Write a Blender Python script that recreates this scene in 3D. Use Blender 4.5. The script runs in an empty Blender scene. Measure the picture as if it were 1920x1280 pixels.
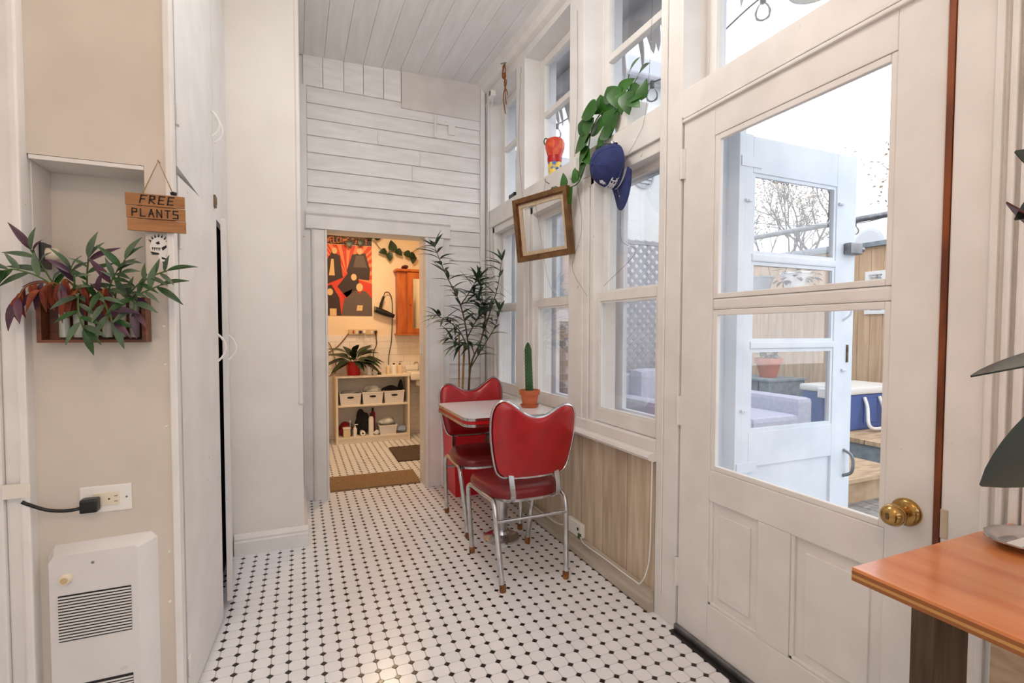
import bpy, bmesh, math, random
from mathutils import Vector, Matrix
random.seed(7)
S = bpy.context.scene
COL = S.collection
PI = math.pi

# ------------------------------------------------------------------ camera
CAM_H = 1.2
yaw, pitch, roll, fpx, cyp = .40297, .03617, .00223, 939.95761, 653.95855
cF = Vector((math.sin(yaw)*math.cos(pitch), math.cos(yaw)*math.cos(pitch), -math.sin(pitch)))
cR = Vector((math.cos(yaw), -math.sin(yaw), 0)); cU = cR.cross(cF)
cR, cU = cR*math.cos(roll)+cU*math.sin(roll), -cR*math.sin(roll)+cU*math.cos(roll)
cam = bpy.data.cameras.new('camera'); camo = bpy.data.objects.new('camera', cam); COL.objects.link(camo)
cam.sensor_fit = 'HORIZONTAL'; cam.sensor_width = 36; cam.lens = fpx*36/1920
cam.shift_y = (cyp-640)/1920; cam.clip_start = .02; cam.clip_end = 200
M = Matrix((cR, cU, -cF)).transposed().to_4x4(); M.translation = (0, 0, CAM_H)
camo.matrix_world = M
S.camera = camo

# ------------------------------------------------------------------ world, lights, exposure
wd = bpy.data.worlds.new('overcast_sky'); S.world = wd; wd.use_nodes = True
bg = wd.node_tree.nodes['Background']
bg.inputs[0].default_value = (.90, .945, 1.0, 1); bg.inputs[1].default_value = 1.95
S.view_settings.view_transform = 'Standard'; S.view_settings.look = 'None'
S.view_settings.gamma = 1; S.view_settings.use_curve_mapping = False
S.view_settings.exposure = 0.20

def area(name, loc, size, power, color, rot=(0, 0, 0), size_y=None, shape='DISK'):
    l = bpy.data.lights.new(name, 'AREA'); l.shape = shape; l.size = size
    if size_y: l.shape = 'RECTANGLE'; l.size_y = size_y
    l.energy = power; l.color = color
    o = bpy.data.objects.new(name, l); COL.objects.link(o); o.location = loc; o.rotation_euler = rot
    return o
area('added_bath_light', (.75, 4.85, 2.42), .30, 15, (1, .70, .42))  # area light of the unseen lamp added to brighten the bathroom

# ------------------------------------------------------------------ materials
def sr(*c):
    return tuple((x/255/12.92 if x/255 <= .04045 else ((x/255+.055)/1.055)**2.4) for x in c)
MATS = {}
def pmat(name, c1, c2=None, scale=6, rough=.5, bump=0, stretch=(1, 1, 1), rnd=0, metal=0, wave=None, spec=.5,
         trans=0, coat=0, speck=None, detail=4, lo=.35, hi=.65, sheen=0):
    m = bpy.data.materials.new(name); m.use_nodes = True; nt = m.node_tree; N = nt.nodes; L = nt.links
    b = N['Principled BSDF']; b.inputs['Roughness'].default_value = rough; b.inputs['Metallic'].default_value = metal
    b.inputs['Specular IOR Level'].default_value = spec
    if trans: b.inputs['Transmission Weight'].default_value = trans
    if coat: b.inputs['Coat Weight'].default_value = coat; b.inputs['Coat Roughness'].default_value = .12
    c1 = sr(*c1); c2 = sr(*c2) if c2 else c1
    tc = N.new('ShaderNodeTexCoord'); mp = N.new('ShaderNodeMapping'); L.new(tc.outputs['Object'], mp.inputs[0])
    mp.inputs['Scale'].default_value = stretch
    if rnd:
        oi = N.new('ShaderNodeObjectInfo'); vm = N.new('ShaderNodeVectorMath'); vm.operation = 'SCALE'
        vm.inputs[0].default_value = (37, 91, 53); L.new(oi.outputs['Random'], vm.inputs['Scale'])
        L.new(vm.outputs[0], mp.inputs['Location'])
    if wave:
        t = N.new('ShaderNodeTexWave'); t.inputs['Scale'].default_value = wave; t.inputs['Distortion'].default_value = 6
        t.inputs['Detail'].default_value = 3; t.inputs['Detail Scale'].default_value = 1.2; t.bands_direction = 'X'
    else:
        t = N.new('ShaderNodeTexNoise'); t.inputs['Scale'].default_value = scale; t.inputs['Detail'].default_value = detail
    L.new(mp.outputs[0], t.inputs['Vector'])
    rp = N.new('ShaderNodeValToRGB'); rp.color_ramp.elements[0].position = lo; rp.color_ramp.elements[1].position = hi
    rp.color_ramp.elements[0].color = (*c1, 1); rp.color_ramp.elements[1].color = (*c2, 1)
    L.new(t.outputs['Fac'], rp.inputs[0]); col = rp.outputs[0]
    if speck:      # small worn chips: (colour, scale, threshold)
        n2 = N.new('ShaderNodeTexNoise'); n2.inputs['Scale'].default_value = speck[1]; n2.inputs['Detail'].default_value = 6
        L.new(tc.outputs['Object'], n2.inputs['Vector'])
        r2 = N.new('ShaderNodeValToRGB'); r2.color_ramp.elements[0].position = speck[2]; r2.color_ramp.elements[1].position = speck[2]+.03
        L.new(n2.outputs['Fac'], r2.inputs[0])
        mx = N.new('ShaderNodeMixRGB'); L.new(r2.outputs[0], mx.inputs[0]); L.new(col, mx.inputs[1]); mx.inputs[2].default_value = (*sr(*speck[0]), 1)
        col = mx.outputs[0]
    if rnd:
        hs = N.new('ShaderNodeHueSaturation'); mr = N.new('ShaderNodeMapRange')
        mr.inputs[3].default_value = 1-rnd; mr.inputs[4].default_value = 1+rnd
        L.new(oi.outputs['Random'], mr.inputs[0]); L.new(mr.outputs[0], hs.inputs['Value']); L.new(col, hs.inputs['Color']); col = hs.outputs[0]
    L.new(col, b.inputs['Base Color'])
    if bump:
        bp = N.new('ShaderNodeBump'); bp.inputs['Strength'].default_value = bump; bp.inputs['Distance'].default_value = .004
        L.new(t.outputs['Fac'], bp.inputs['Height']); L.new(bp.outputs[0], b.inputs['Normal'])
    MATS[name] = m
    return m

def glass_mat(name, tint=(1, 1, 1), refl=.07, dirt=0):
    m = bpy.data.materials.new(name); m.use_nodes = True; nt = m.node_tree; N = nt.nodes; L = nt.links
    N.remove(N['Principled BSDF']); out = N['Material Output']
    t = N.new('ShaderNodeBsdfTransparent'); t.inputs[0].default_value = (*tint, 1)
    g = N.new('ShaderNodeBsdfGlossy'); g.inputs['Roughness'].default_value = .02
    fr = N.new('ShaderNodeFresnel'); fr.inputs[0].default_value = 1.35
    mm = N.new('ShaderNodeMath'); mm.operation = 'MULTIPLY'; mm.inputs[1].default_value = refl*8; L.new(fr.outputs[0], mm.inputs[0])
    mx = N.new('ShaderNodeMixShader'); L.new(mm.outputs[0], mx.inputs[0]); L.new(t.outputs[0], mx.inputs[1]); L.new(g.outputs[0], mx.inputs[2])
    last = mx
    if dirt:
        tc = N.new('ShaderNodeTexCoord'); n = N.new('ShaderNodeTexNoise'); n.inputs['Scale'].default_value = 9; n.inputs['Detail'].default_value = 8
        L.new(tc.outputs['Object'], n.inputs['Vector'])
        r = N.new('ShaderNodeMapRange'); r.inputs[1].default_value = .5; r.inputs[2].default_value = .8; r.inputs[4].default_value = dirt
        L.new(n.outputs['Fac'], r.inputs[0])
        d = N.new('ShaderNodeBsdfDiffuse'); d.inputs[0].default_value = (.8, .82, .85, 1)
        m2 = N.new('ShaderNodeMixShader'); L.new(r.outputs[0], m2.inputs[0]); L.new(mx.outputs[0], m2.inputs[1]); L.new(d.outputs[0], m2.inputs[2]); last = m2
    L.new(last.outputs[0], out.inputs[0])
    MATS[name] = m
def emit_mat(name, color, power):
    m = bpy.data.materials.new(name); m.use_nodes = True; N = m.node_tree.nodes
    b = N['Principled BSDF']; b.inputs['Emission Color'].default_value = (*color, 1); b.inputs['Emission Strength'].default_value = power
    MATS[name] = m

pmat('paint', (236, 234, 232), (228, 226, 223), 7, .45, .12, speck=((196, 176, 150), 24, .735))
pmat('paint_board', (240, 239, 238), (229, 227, 225), 5, .5, .25, (1, 1, 5), rnd=.025, speck=((205, 180, 145), 11, .735))
pmat('paint_ceil', (243, 243, 244), (235, 234, 234), 4, .5, .3, (6, .7, 1), rnd=.03, speck=((200, 172, 130), 7, .755))
pmat('paint_plaster', (233, 229, 224), (226, 221, 215), 3, .55, .2)
pmat('paint_panel', (216, 207, 195), (207, 198, 186), 4, .5, .25, speck=((200, 192, 182), 30, .74))
pmat('patch', (214, 207, 202), (226, 220, 216), 5, .6, .1)
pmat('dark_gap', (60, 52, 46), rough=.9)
pmat('brown_jamb', (140, 70, 22), (95, 44, 14), 9, .5, .2, (3, 3, .6))
pmat('ext_white', (236, 240, 246), (222, 228, 236), 5, .6, .1, speck=((170, 172, 175), 22, .74))
pmat('raw_wood', (212, 196, 174), (184, 164, 140), 9, .7, .4, (3, 3, .35), rnd=.10, speck=((150, 112, 76), 5, .77))
pmat('raw_wood_h', (204, 196, 184), (176, 164, 148), 9, .7, .4, (3, .3, 3), rnd=.05, speck=((150, 112, 76), 6, .765))
pmat('grout', (176, 172, 168), (150, 146, 142), 20, .8)
pmat('tile_white', (240, 241, 244), (234, 235, 238), 3, .22, 0, rnd=.012)
pmat('tile_black', (30, 27, 26), (46, 38, 34), 8, .18, 0, rnd=.3)
pmat('subway', (240, 232, 222), (234, 226, 214), 3, .2)
pmat('bath_wall', (246, 228, 200), (242, 222, 192), 3, .6)
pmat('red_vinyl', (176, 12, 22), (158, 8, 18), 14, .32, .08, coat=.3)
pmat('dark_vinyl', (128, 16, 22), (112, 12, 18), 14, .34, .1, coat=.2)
pmat('chrome', (216, 216, 218), (188, 188, 190), 18, .2, 0, metal=1)
pmat('rust', (150, 96, 48), (104, 62, 30), 30, .7, .2)
pmat('laminate', (240, 240, 240), (232, 232, 234), 3, .16)
pmat('red_band', (186, 18, 28), rough=.35)
pmat('red_plastic', (222, 30, 48), (212, 24, 42), 3, .35)
pmat('terracotta', (204, 112, 72), (188, 98, 60), 12, .75, .1)
pmat('soil', (70, 48, 34), (40, 28, 20), 30, .95, .5)
pmat('leaf_green', (52, 92, 40), (30, 66, 28), 8, .42, rnd=.22)
pmat('leaf_olive', (66, 92, 62), (40, 66, 46), 8, .45, rnd=.22)
pmat('leaf_dark', (34, 62, 34), (22, 42, 26), 8, .35, rnd=.2)
pmat('leaf_pothos', (52, 106, 32), (32, 74, 22), 6, .35, rnd=.35)
pmat('leaf_trad', (92, 116, 84), (64, 84, 66), 10, .4, rnd=.25)
pmat('leaf_purple', (92, 50, 70), (64, 40, 60), 10, .4, rnd=.2)
pmat('leaf_dead', (146, 66, 30), (98, 40, 26), 16, .7, .3, rnd=.25)
pmat('leaf_ficus', (38, 50, 44), (28, 38, 34), 8, .25, coat=.3)
pmat('leaf_burgundy', (86, 34, 36), (60, 26, 30), 8, .35)
pmat('stem', (112, 96, 66), (84, 74, 48), 20, .7)
pmat('stem_green', (88, 116, 58), (70, 92, 50), 20, .6)
pmat('cactus', (46, 96, 50), (34, 74, 40), 12, .5)
pmat('spine', (190, 180, 140), rough=.6)
pmat('box_wood', (122, 66, 34), (84, 42, 22), 10, .45, .2, (1, 6, 6))
pmat('vial', (196, 196, 184), (170, 172, 158), 6, .15)
pmat('sign_wood', (176, 124, 74), (150, 100, 56), 8, .6, .1, (1, 4, 6))
pmat('ink', (46, 32, 22), rough=.7)
pmat('twine', (176, 140, 92), (140, 106, 64), 60, .9, .3)
pmat('rope', (160, 98, 46), (120, 70, 32), 60, .9, .3)
pmat('black_plastic', (20, 20, 22), rough=.35)
pmat('black_ink', (14, 14, 16), rough=.6)
pmat('white_plastic', (238, 236, 232), rough=.35)
pmat('ivory', (232, 222, 200), rough=.4)
pmat('heater_enamel', (228, 227, 226), (222, 220, 219), 5, .32, .03)
pmat('grey_metal', (150, 150, 152), (120, 120, 122), 20, .35, metal=.9)
pmat('brass', (200, 164, 104), (160, 122, 66), 14, .2, metal=1)
pmat('old_brass', (130, 112, 84), (84, 70, 52), 30, .45, metal=.7)
pmat('gold_frame', (126, 92, 52), (92, 60, 30), 14, .4, .2, metal=.2)
pmat('linen', (206, 188, 160), (190, 170, 142), 80, .8, .2)
pmat('cap_blue', (42, 54, 108), (34, 44, 92), 40, .85, .2)
pmat('embroid', (226, 228, 236), rough=.8)
pmat('counter', (230, 150, 92), (204, 112, 60), 4, .25, .03, stretch=(7, .7, 7), coat=.4, lo=.3, hi=.75, detail=7)
pmat('ply', (150, 92, 46), rough=.6)
pmat('ply_light', (196, 146, 84), rough=.6)
pmat('post_wood', (112, 90, 68), (70, 54, 40), 8, .75, .5, (5, 5, .5))
pmat('sheathing', (196, 172, 146), (176, 150, 122), 12, .8, .5, (1, 1.5, 5))
pmat('mat_brown', (150, 122, 88), (122, 96, 66), 70, .95, .5)
pmat('mat_dark', (96, 80, 66), (76, 62, 50), 70, .95, .5)
pmat('shelf_white', (238, 226, 206), rough=.4)
pmat('pine', (196, 108, 44), (164, 80, 28), 6, .4, .1, (4, 4, .6))
pmat('red_pot', (200, 24, 26), rough=.25)
pmat('basket', (238, 234, 228), rough=.5)
pmat('poster_paper', (214, 62, 34), rough=.5)
pmat('poster_orange', (240, 140, 88), rough=.5)
pmat('poster_dark', (52, 34, 32), rough=.5)
pmat('poster_grey', (98, 84, 76), rough=.5)
pmat('poster_red', (200, 34, 28), rough=.5)
pmat('poster_tan', (226, 192, 140), rough=.5)
pmat('strip_tan', (206, 180, 140), rough=.5)
pmat('cord_brown', (128, 88, 60), rough=.6)
pmat('porcelain', (240, 236, 226), rough=.12)
pmat('mirror', (235, 238, 240), rough=.02, metal=1)
pmat('lotion', (226, 206, 170), rough=.35)
pmat('cloth_dark', (38, 34, 38), (24, 22, 24), 20, .9, .3)
pmat('cloth_pink', (176, 42, 60), (140, 30, 46), 20, .9, .3)
pmat('paper_bag', (236, 234, 230), (170, 186, 178), 16, .6, .3)
pmat('bag_blue', (170, 186, 214), (140, 160, 196), 14, .4, .3)
pmat('fence', (214, 184, 152), (194, 160, 128), 5, .8, .2, (4, 4, .4), rnd=.06, speck=((160, 116, 80), 6, .76))
pmat('lattice', (178, 178, 188), (164, 164, 174), 8, .8)
pmat('sofa', (200, 200, 216), (188, 188, 206), 30, .85, .15)
pmat('cooler_blue', (84, 108, 168), (76, 98, 158), 4, .45)
pmat('deck', (160, 156, 150), (124, 120, 116), 6, .85, .3, (1, 6, 1), rnd=.1)
pmat('pallet', (206, 178, 146), (176, 146, 116), 7, .85, .3, (1, 5, 1), rnd=.08)
pmat('stone', (150, 158, 162), (124, 132, 138), 12, .9, .4)
pmat('stucco_grey', (176, 178, 184), (162, 164, 170), 8, .9, .1)
pmat('ext_brick', (128, 118, 112), (108, 100, 96), 10, .9, .2, rnd=.12)
pmat('neighbour_white', (244, 244, 244), (236, 238, 240), 4, .8)
pmat('fascia', (206, 210, 218), rough=.7)
pmat('roof_blue', (150, 158, 172), (136, 144, 160), 6, .7)
pmat('bark', (128, 112, 104), (98, 86, 80), 10, .9, .4)
pmat('leaf_dry', (168, 150, 128), (140, 120, 100), 3, .9)
pmat('tarp', (206, 208, 212), (184, 186, 192), 10, .5, .2)
pmat('roll_purple', (170, 158, 176), (150, 138, 158), 6, .5)
pmat('wire', (70, 74, 76), rough=.5)
pmat('bright_print', (220, 96, 52), (204, 60, 40), 30, .4, detail=6, lo=.45, hi=.55)
pmat('bright_blue', (52, 104, 170), (240, 210, 90), 30, .4, lo=.45, hi=.55)
pmat('tape', (232, 226, 216), rough=.5)
glass_mat('glass', refl=.03, dirt=0)
glass_mat('glass_old', refl=.03, dirt=.018)
glass_mat('bulb_glass', (.95, .95, .95), .12)
emit_mat('added_lamp_glow', (1, .86, .68), 2.2)
emit_mat('globe_warm', (1, .64, .38), 50)
emit_mat('globe_white', (1, .95, .90), 36)

# ------------------------------------------------------------------ mesh helpers
class MB:
    def __init__(s): s.v = []; s.f = []
    def add(s, vs, fs):
        o = len(s.v); s.v += [tuple(p) for p in vs]; s.f += [tuple(i+o for i in q) for q in fs]; return s
    def box(s, x0, x1, y0, y1, z0, z1, b=0):
        x0, x1 = min(x0, x1), max(x0, x1); y0, y1 = min(y0, y1), max(y0, y1); z0, z1 = min(z0, z1), max(z0, z1)
        if b <= 0:
            return s.add([(x, y, z) for x in (x0, x1) for y in (y0, y1) for z in (z0, z1)],
                         [(0, 1, 3, 2), (4, 6, 7, 5), (0, 4, 5, 1), (2, 3, 7, 6), (0, 2, 6, 4), (1, 5, 7, 3)])
        b = min(b, (x1-x0)*.49, (y1-y0)*.49, (z1-z0)*.49)
        bm = bmesh.new(); bmesh.ops.create_cube(bm, size=1)
        for v in bm.verts: v.co = ((x0+x1)/2+v.co.x*(x1-x0), (y0+y1)/2+v.co.y*(y1-y0), (z0+z1)/2+v.co.z*(z1-z0))
        bmesh.ops.bevel(bm, geom=bm.edges[:], offset=b, segments=2, profile=.6, affect='EDGES', clamp_overlap=True)
        bm.verts.index_update()
        s.add([v.co[:] for v in bm.verts], [[v.index for v in f.verts] for f in bm.faces]); bm.free(); return s
    def tube(s, pts, r, n=8, cap=True, radii=None):
        pts = [Vector(p) for p in pts]; rings = []; prev = None
        for i, p in enumerate(pts):
            d = (pts[min(i+1, len(pts)-1)]-pts[max(i-1, 0)])
            d = d.normalized() if d.length > 1e-9 else Vector((0, 0, 1))
            if prev is None:
                a = Vector((0, 0, 1)) if abs(d.z) < .9 else Vector((1, 0, 0)); u = d.cross(a).normalized()
            else:
                u = (prev-d*prev.dot(d)); u = u.normalized() if u.length > 1e-6 else d.orthogonal().normalized()
            prev = u; w = d.cross(u); rr = radii[i] if radii else r
            rings.append([p+(u*math.cos(2*PI*k/n)+w*math.sin(2*PI*k/n))*rr for k in range(n)])
        vs = [q for g in rings for q in g]; fs = []
        for i in range(len(rings)-1):
            for k in range(n): fs.append((i*n+k, i*n+(k+1) % n, (i+1)*n+(k+1) % n, (i+1)*n+k))
        if cap: fs += [tuple(range(n-1, -1, -1)), tuple(range((len(rings)-1)*n, len(rings)*n))]
        return s.add(vs, fs)
    def cyl(s, a, b, r, r2=None, n=16):
        return s.tube([a, b], r, n, radii=[r, r if r2 is None else r2])
    def lathe(s, prof, c=(0, 0, 0), n=20, axis='z'):
        vs = []; fs = []; m = len(prof)
        for k in range(n):
            a = 2*PI*k/n
            for r, h in prof:
                p = (r*math.cos(a), r*math.sin(a), h)
                if axis == 'x': p = (h, r*math.cos(a), r*math.sin(a))
                if axis == 'y': p = (r*math.sin(a), h, r*math.cos(a))
                vs.append((c[0]+p[0], c[1]+p[1], c[2]+p[2]))
        for k in range(n):
            for i in range(m-1): fs.append((k*m+i, ((k+1) % n)*m+i, ((k+1) % n)*m+i+1, k*m+i+1))
        return s.add(vs, fs)
    def prism(s, poly, t, mp):
        """2D polygon extruded by t; mp(u, v, w) -> world point"""
        n = len(poly)
        return s.add([mp(u, v, 0) for u, v in poly]+[mp(u, v, t) for u, v in poly],
                     [tuple(range(n-1, -1, -1)), tuple(range(n, 2*n))]+[(i, (i+1) % n, n+(i+1) % n, n+i) for i in range(n)])
    def pillow(s, outline, prof, mp):
        """rings of an outline shrunk to its centroid; prof = [(scale, height)]; mp(u, v, w)"""
        n = len(outline); cx = sum(p[0] for p in outline)/n; cy = sum(p[1] for p in outline)/n; vs = []; fs = []
        for sc, h in prof: vs += [mp(cx+(u-cx)*sc, cy+(v-cy)*sc, h) for u, v in outline]
        for i in range(len(prof)-1):
            for k in range(n): fs.append((i*n+k, i*n+(k+1) % n, (i+1)*n+(k+1) % n, (i+1)*n+k))
        fs += [tuple(range(n-1, -1, -1)), tuple(range((len(prof)-1)*n, len(prof)*n))]
        return s.add(vs, fs)
    def mesh(s, name, mat, smooth=None):
        me = bpy.data.meshes.new(name); me.from_pydata(s.v, [], s.f); me.validate()
        bm = bmesh.new(); bm.from_mesh(me); bmesh.ops.recalc_face_normals(bm, faces=bm.faces[:]); bm.to_mesh(me); bm.free()
        me.materials.append(MATS[mat])
        if smooth is not None:
            me.shade_smooth(); me.set_sharp_from_angle(angle=math.radians(smooth))
        return me
def frame4(mb, fn, u0, u1, v0, v1, bu0, bu1, bv0, bv1):
    fn(u0, u0+bu0, v0, v1); fn(u1-bu1, u1, v0, v1); fn(u0+bu0, u1-bu1, v0, v0+bv0); fn(u0+bu0, u1-bu1, v1-bv1, v1); return mb
def obj(name, mesh, parent=None):
    o = bpy.data.objects.new(name, mesh); COL.objects.link(o)
    if parent is not None:
        o.parent = parent
        if parent.get('_base') is not None: o.location = [-c for c in parent['_base']]
    return o
def part(name, mb, mat, parent=None, smooth=None): return obj(name, mb.mesh(name, mat, smooth), parent)
def tag(o, label, cat, group=None, kind=None):
    o['label'] = label; o['category'] = cat
    if group: o['group'] = group
    if kind: o['kind'] = kind
    return o
def thing(name, label, cat, base=(0, 0, 0), group=None, kind=None, local=False):
    o = bpy.data.objects.new(name, None); COL.objects.link(o); o.location = base; o.empty_display_size = .05
    if not local: o['_base'] = list(base)
    return tag(o, label, cat, group, kind)
def copy_tree(o, parent=None):
    c = o.copy(); COL.objects.link(c); c.parent = parent
    for ch in list(o.children): copy_tree(ch, c)
    return c
def inst(name, mesh, parent, mat4):
    o = bpy.data.objects.new(name, mesh); COL.objects.link(o); o.parent = parent
    b = parent.get('_base') if parent else None
    o.matrix_local = (Matrix.Translation([-c for c in b]) @ mat4) if b is not None else mat4
    return o
def frame_mat(p, d, nrm, sc):
    """matrix with local +Y along d, local Z close to nrm"""
    d = Vector(d).normalized(); n = Vector(nrm); x = d.cross(n)
    if x.length < 1e-4: x = d.orthogonal()
    x.normalize(); z = x.cross(d)
    m = Matrix((x*sc, d*sc, z*sc)).transposed().to_4x4(); m.translation = p
    return m
def leaf_mesh(name, L, W, mat, bend=.25, fold=.25, n=7, shape='lance', thick=.0012):
    vs = []; fs = []
    for side in (1, -1):
        o = len(vs)
        for i in range(n+1):
            t = i/n
            if shape == 'lance': w = math.sin(PI*min(1, t*1.02))**.8*(1-.35*t)
            elif shape == 'heart': w = (math.sin(PI*t**.62))**.75*(1.12-.25*t) if t > 0 else .0
            else: w = math.sin(PI*t**.9)**.75*(1-.12*t)
            w = max(w, .03)*W/2; y = t*L; z = -bend*L*t*t
            for k in (-1, 0, 1): vs.append((k*w, y, z+abs(k)*fold*w+side*thick/2))
        for i in range(n):
            for k in range(2):
                a = o+i*3+k; q = (a, a+1, a+4, a+3); fs.append(q if side == 1 else q[::-1])
    m = (n+1)*3
    for i in range(n):
        fs.append((i*3, i*3+3, m+i*3+3, m+i*3)); fs.append((i*3+2, m+i*3+2, m+i*3+5, i*3+5))
    return MB().add(vs, fs).mesh(name, mat, 60)
STROKES = {'F': [[(0, 0), (.05, 1), (.9, 1)], [(.03, .52), (.7, .52)]], 'R': [[(0, 0), (0, 1), (.7, .95), (.75, .6), (0, .5), (.85, 0)]],
 'E': [[(.85, 1), (0, 1), (0, 0), (.85, 0)], [(0, .5), (.7, .5)]], 'P': [[(0, 0), (0, 1), (.75, .95), (.75, .55), (0, .48)]],
 'L': [[(0, 1), (0, 0), (.8, 0)]], 'A': [[(0, 0), (.42, 1), (.85, 0)], [(.18, .38), (.68, .38)]], 'N': [[(0, 0), (0, 1), (.8, 0), (.8, 1)]],
 'T': [[(0, 1), (.9, 1)], [(.45, 1), (.45, 0)]], 'S': [[(.85, 1), (.05, 1), (.05, .55), (.85, .5), (.85, 0), (0, 0)]],
 'Q': [[(.1, .5), (.2, .95), (.7, .95), (.8, .5), (.7, .05), (.2, .05), (.1, .5)], [(.5, .3), (.9, -.1)]], 'U': [[(0, 1), (0, .1), (.4, 0), (.8, .1), (.8, 1)]],
 'B': [[(0, 0), (0, 1), (.65, .95), (.65, .58), (0, .5), (.8, .45), (.75, .02), (0, 0)]], 'C': [[(.85, .9), (.2, 1), (0, .5), (.2, 0), (.85, .1)]],
 'W': [[(0, 1), (.2, 0), (.45, .8), (.7, 0), (.9, 1)]], 'O': [[(.1, .5), (.2, .98), (.7, .98), (.8, .5), (.7, .02), (.2, .02), (.1, .5)]],
 'M': [[(0, 0), (0, 1), (.42, .4), (.85, 1), (.85, 0)]], 'Y': [[(0, 1), (.42, .5), (.85, 1)], [(.42, .5), (.42, 0)]]}
def lettering(text, h, w, pen, mp, t=.0008, gap=.28):
    """brush strokes as flat ribbons; mp(u, v, t)"""
    mb = MB(); u0 = 0
    for ch in text:
        if ch == ' ': u0 += w*.8; continue
        for st in STROKES[ch]:
            for (a, b), (c, d) in zip(st[:-1], st[1:]):
                A = Vector((u0+a*w, b*h)); B = Vector((u0+c*w, d*h)); e = (B-A).normalized(); q = Vector((-e.y, e.x))*pen/2
                A = A-e*pen*.4; B = B+e*pen*.4
                mb.prism([tuple(A+q), tuple(A-q), tuple(B-q), tuple(B+q)], t, mp)
        u0 += w*(1+gap)
    return mb
def Yp(y, s=-1):   # map (u, v, w) on a plane y = const facing -Y
    return lambda u, v, w: (u, y+s*w, v)
def curve_pts(ctrl, n=8):
    """Catmull-Rom through control points"""
    P = [Vector(c) for c in ctrl]; P = [P[0]*2-P[1]]+P+[P[-1]*2-P[-2]]; out = []
    for i in range(1, len(P)-2):
        for k in range(n):
            t = k/n; a, b, c, d = P[i-1:i+3]
            out.append(.5*((2*b)+(c-a)*t+(2*a-5*b+4*c-d)*t*t+(3*b-a-3*c+d)*t**3))
    out.append(P[-2]); return out

# ================================================================== THE SETTING
XW = 1.385; YF = 3.79; YB = 5.83
CEIL = lambda x, y: 3.086+.026*x-.03*(YF-y)
# ---- floor: grout bed, tiles
TP = .05842; TX = .012; TY = 1.832
fl = part('floor', MB().box(-1.25, 1.56, -2.6, 6.0, -.08, -.0022), 'grout')
tag(fl, 'floor of white octagon mosaic tiles with small black dots', 'floor', kind='structure')
A_ = .21*TP; g = .0011; h = TP/2-g; cc = A_-.0002
octo = [(-h+cc, -h), (h-cc, -h), (h, -h+cc), (h, h-cc), (h-cc, h), (-h+cc, h), (-h, h-cc), (-h, -h+cc)]
dd = A_-.0014; dia = [(dd, 0), (0, dd), (-dd, 0), (0, -dd)]
def tile_prism(poly, mb, cx, cy):
    n = len(poly); e = .0006
    return mb.add([(cx+x, cy+y, -.003) for x, y in poly]+[(cx+x, cy+y, -e) for x, y in poly]+[(cx+x*.975, cy+y*.975, 0) for x, y in poly],
                  [(i, (i+1) % n, n+(i+1) % n, n+i) for i in range(n)]+[(n+i, n+(i+1) % n, 2*n+(i+1) % n, 2*n+i) for i in range(n)]+[tuple(range(2*n, 3*n))])
oct_me = tile_prism(octo, MB(), 0, 0).mesh('tile', 'tile_white'); dot_me = tile_prism(dia, MB(), 0, 0).mesh('dot_tile', 'tile_black')
def seen(x, y):
    q = Vector((x, y, -CAM_H)); z = q.dot(cF)
    if z < .2: return None
    u = 960+fpx*q.dot(cR)/z; v = cyp-fpx*q.dot(cU)/z
    return z if (-15 < u < 1935 and 0 < v < 1295) else None
def in_floor(x, y):
    if y < 1.73: return -.70 < x < 1.385
    if y < 3.0: return -.36 < x < 1.36
    if y < 3.8: return .03 < x < 1.36
    if y < 3.93: return .20 < x < .885
    return .1 < x < 1.5 and y < 5.8
for kind, me, offs, matn in (('tile', oct_me, .5, 'tile_white'), ('dot_tile', dot_me, 0, 'tile_black')):
    cells = []
    for i in range(-14, 27):
        for j in range(-42, 70):
            x, y = TX+(i+offs)*TP, TY+(j+offs)*TP
            if in_floor(x, y):
                z = seen(x, y); hide = (-.36 < x < -.2 and y < 2.5) and False
                cells.append((z if z else 99, x, y))
    cells.sort(); rest = MB()
    for n, (z, x, y) in enumerate(cells):
        if n < 300 and z < 99:
            o = bpy.data.objects.new(kind, me); COL.objects.link(o); o.parent = fl; o.location = (x, y, 0)
        else: tile_prism(octo if offs else dia, rest, x, y)
    o = part('floor_tiles' if offs else 'floor_dots', rest, matn, fl); o['kind'] = 'stuff'

# ---- far wall with clapboards and doorway
wf = thing('wall_far', 'white clapboard end wall with doorway to bathroom', 'wall', (0, YF, 0), kind='structure')
DX0, DX1, DZ = .195, .885, 1.90
part('wall_body', MB().box(.0, DX0-.02, YF+.012, YF+.13, 0, 3.2).box(DX1+.02, 1.538, YF+.012, YF+.13, 0, 3.2).box(DX0-.02, DX1+.02, YF+.012, YF+.13, DZ+.02, 3.2), 'paint', wf)
def clap(x0, x1, z0, z1, dz=.0):
    mb = MB(); t0, t1 = .004, .017
    mb.add([(x0, YF+.014, z0), (x1, YF+.014, z0), (x1, YF+.014, z1), (x0, YF+.014, z1), (x0, YF-t1+.012, z0), (x1, YF-t1+.012, z0), (x1, YF-t0+.012, z1), (x0, YF-t0+.012, z1)],
           [(0, 1, 2, 3), (4, 5, 6, 7), (0, 1, 5, 4), (3, 2, 6, 7), (0, 3, 7, 4), (1, 2, 6, 5)])
    return part('board', mb, 'paint_board', wf)
zz = [2.07, 2.091, 2.204, 2.318, 2.434, 2.551, 2.664, 2.772, 2.885]
rng = random.Random(3)
for k in range(1, 8):
    joints = {3: .80, 4: .86, 5: .55}.get(k)
    z0, z1 = zz[k]+.0015, zz[k+1]-.0015
    if joints: clap(.072, joints-.001, z0, z1); clap(joints+.001, 1.335, z0, z1)
    else: clap(.072, 1.335, z0, z1)
k = 0; z = 2.0895
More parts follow.
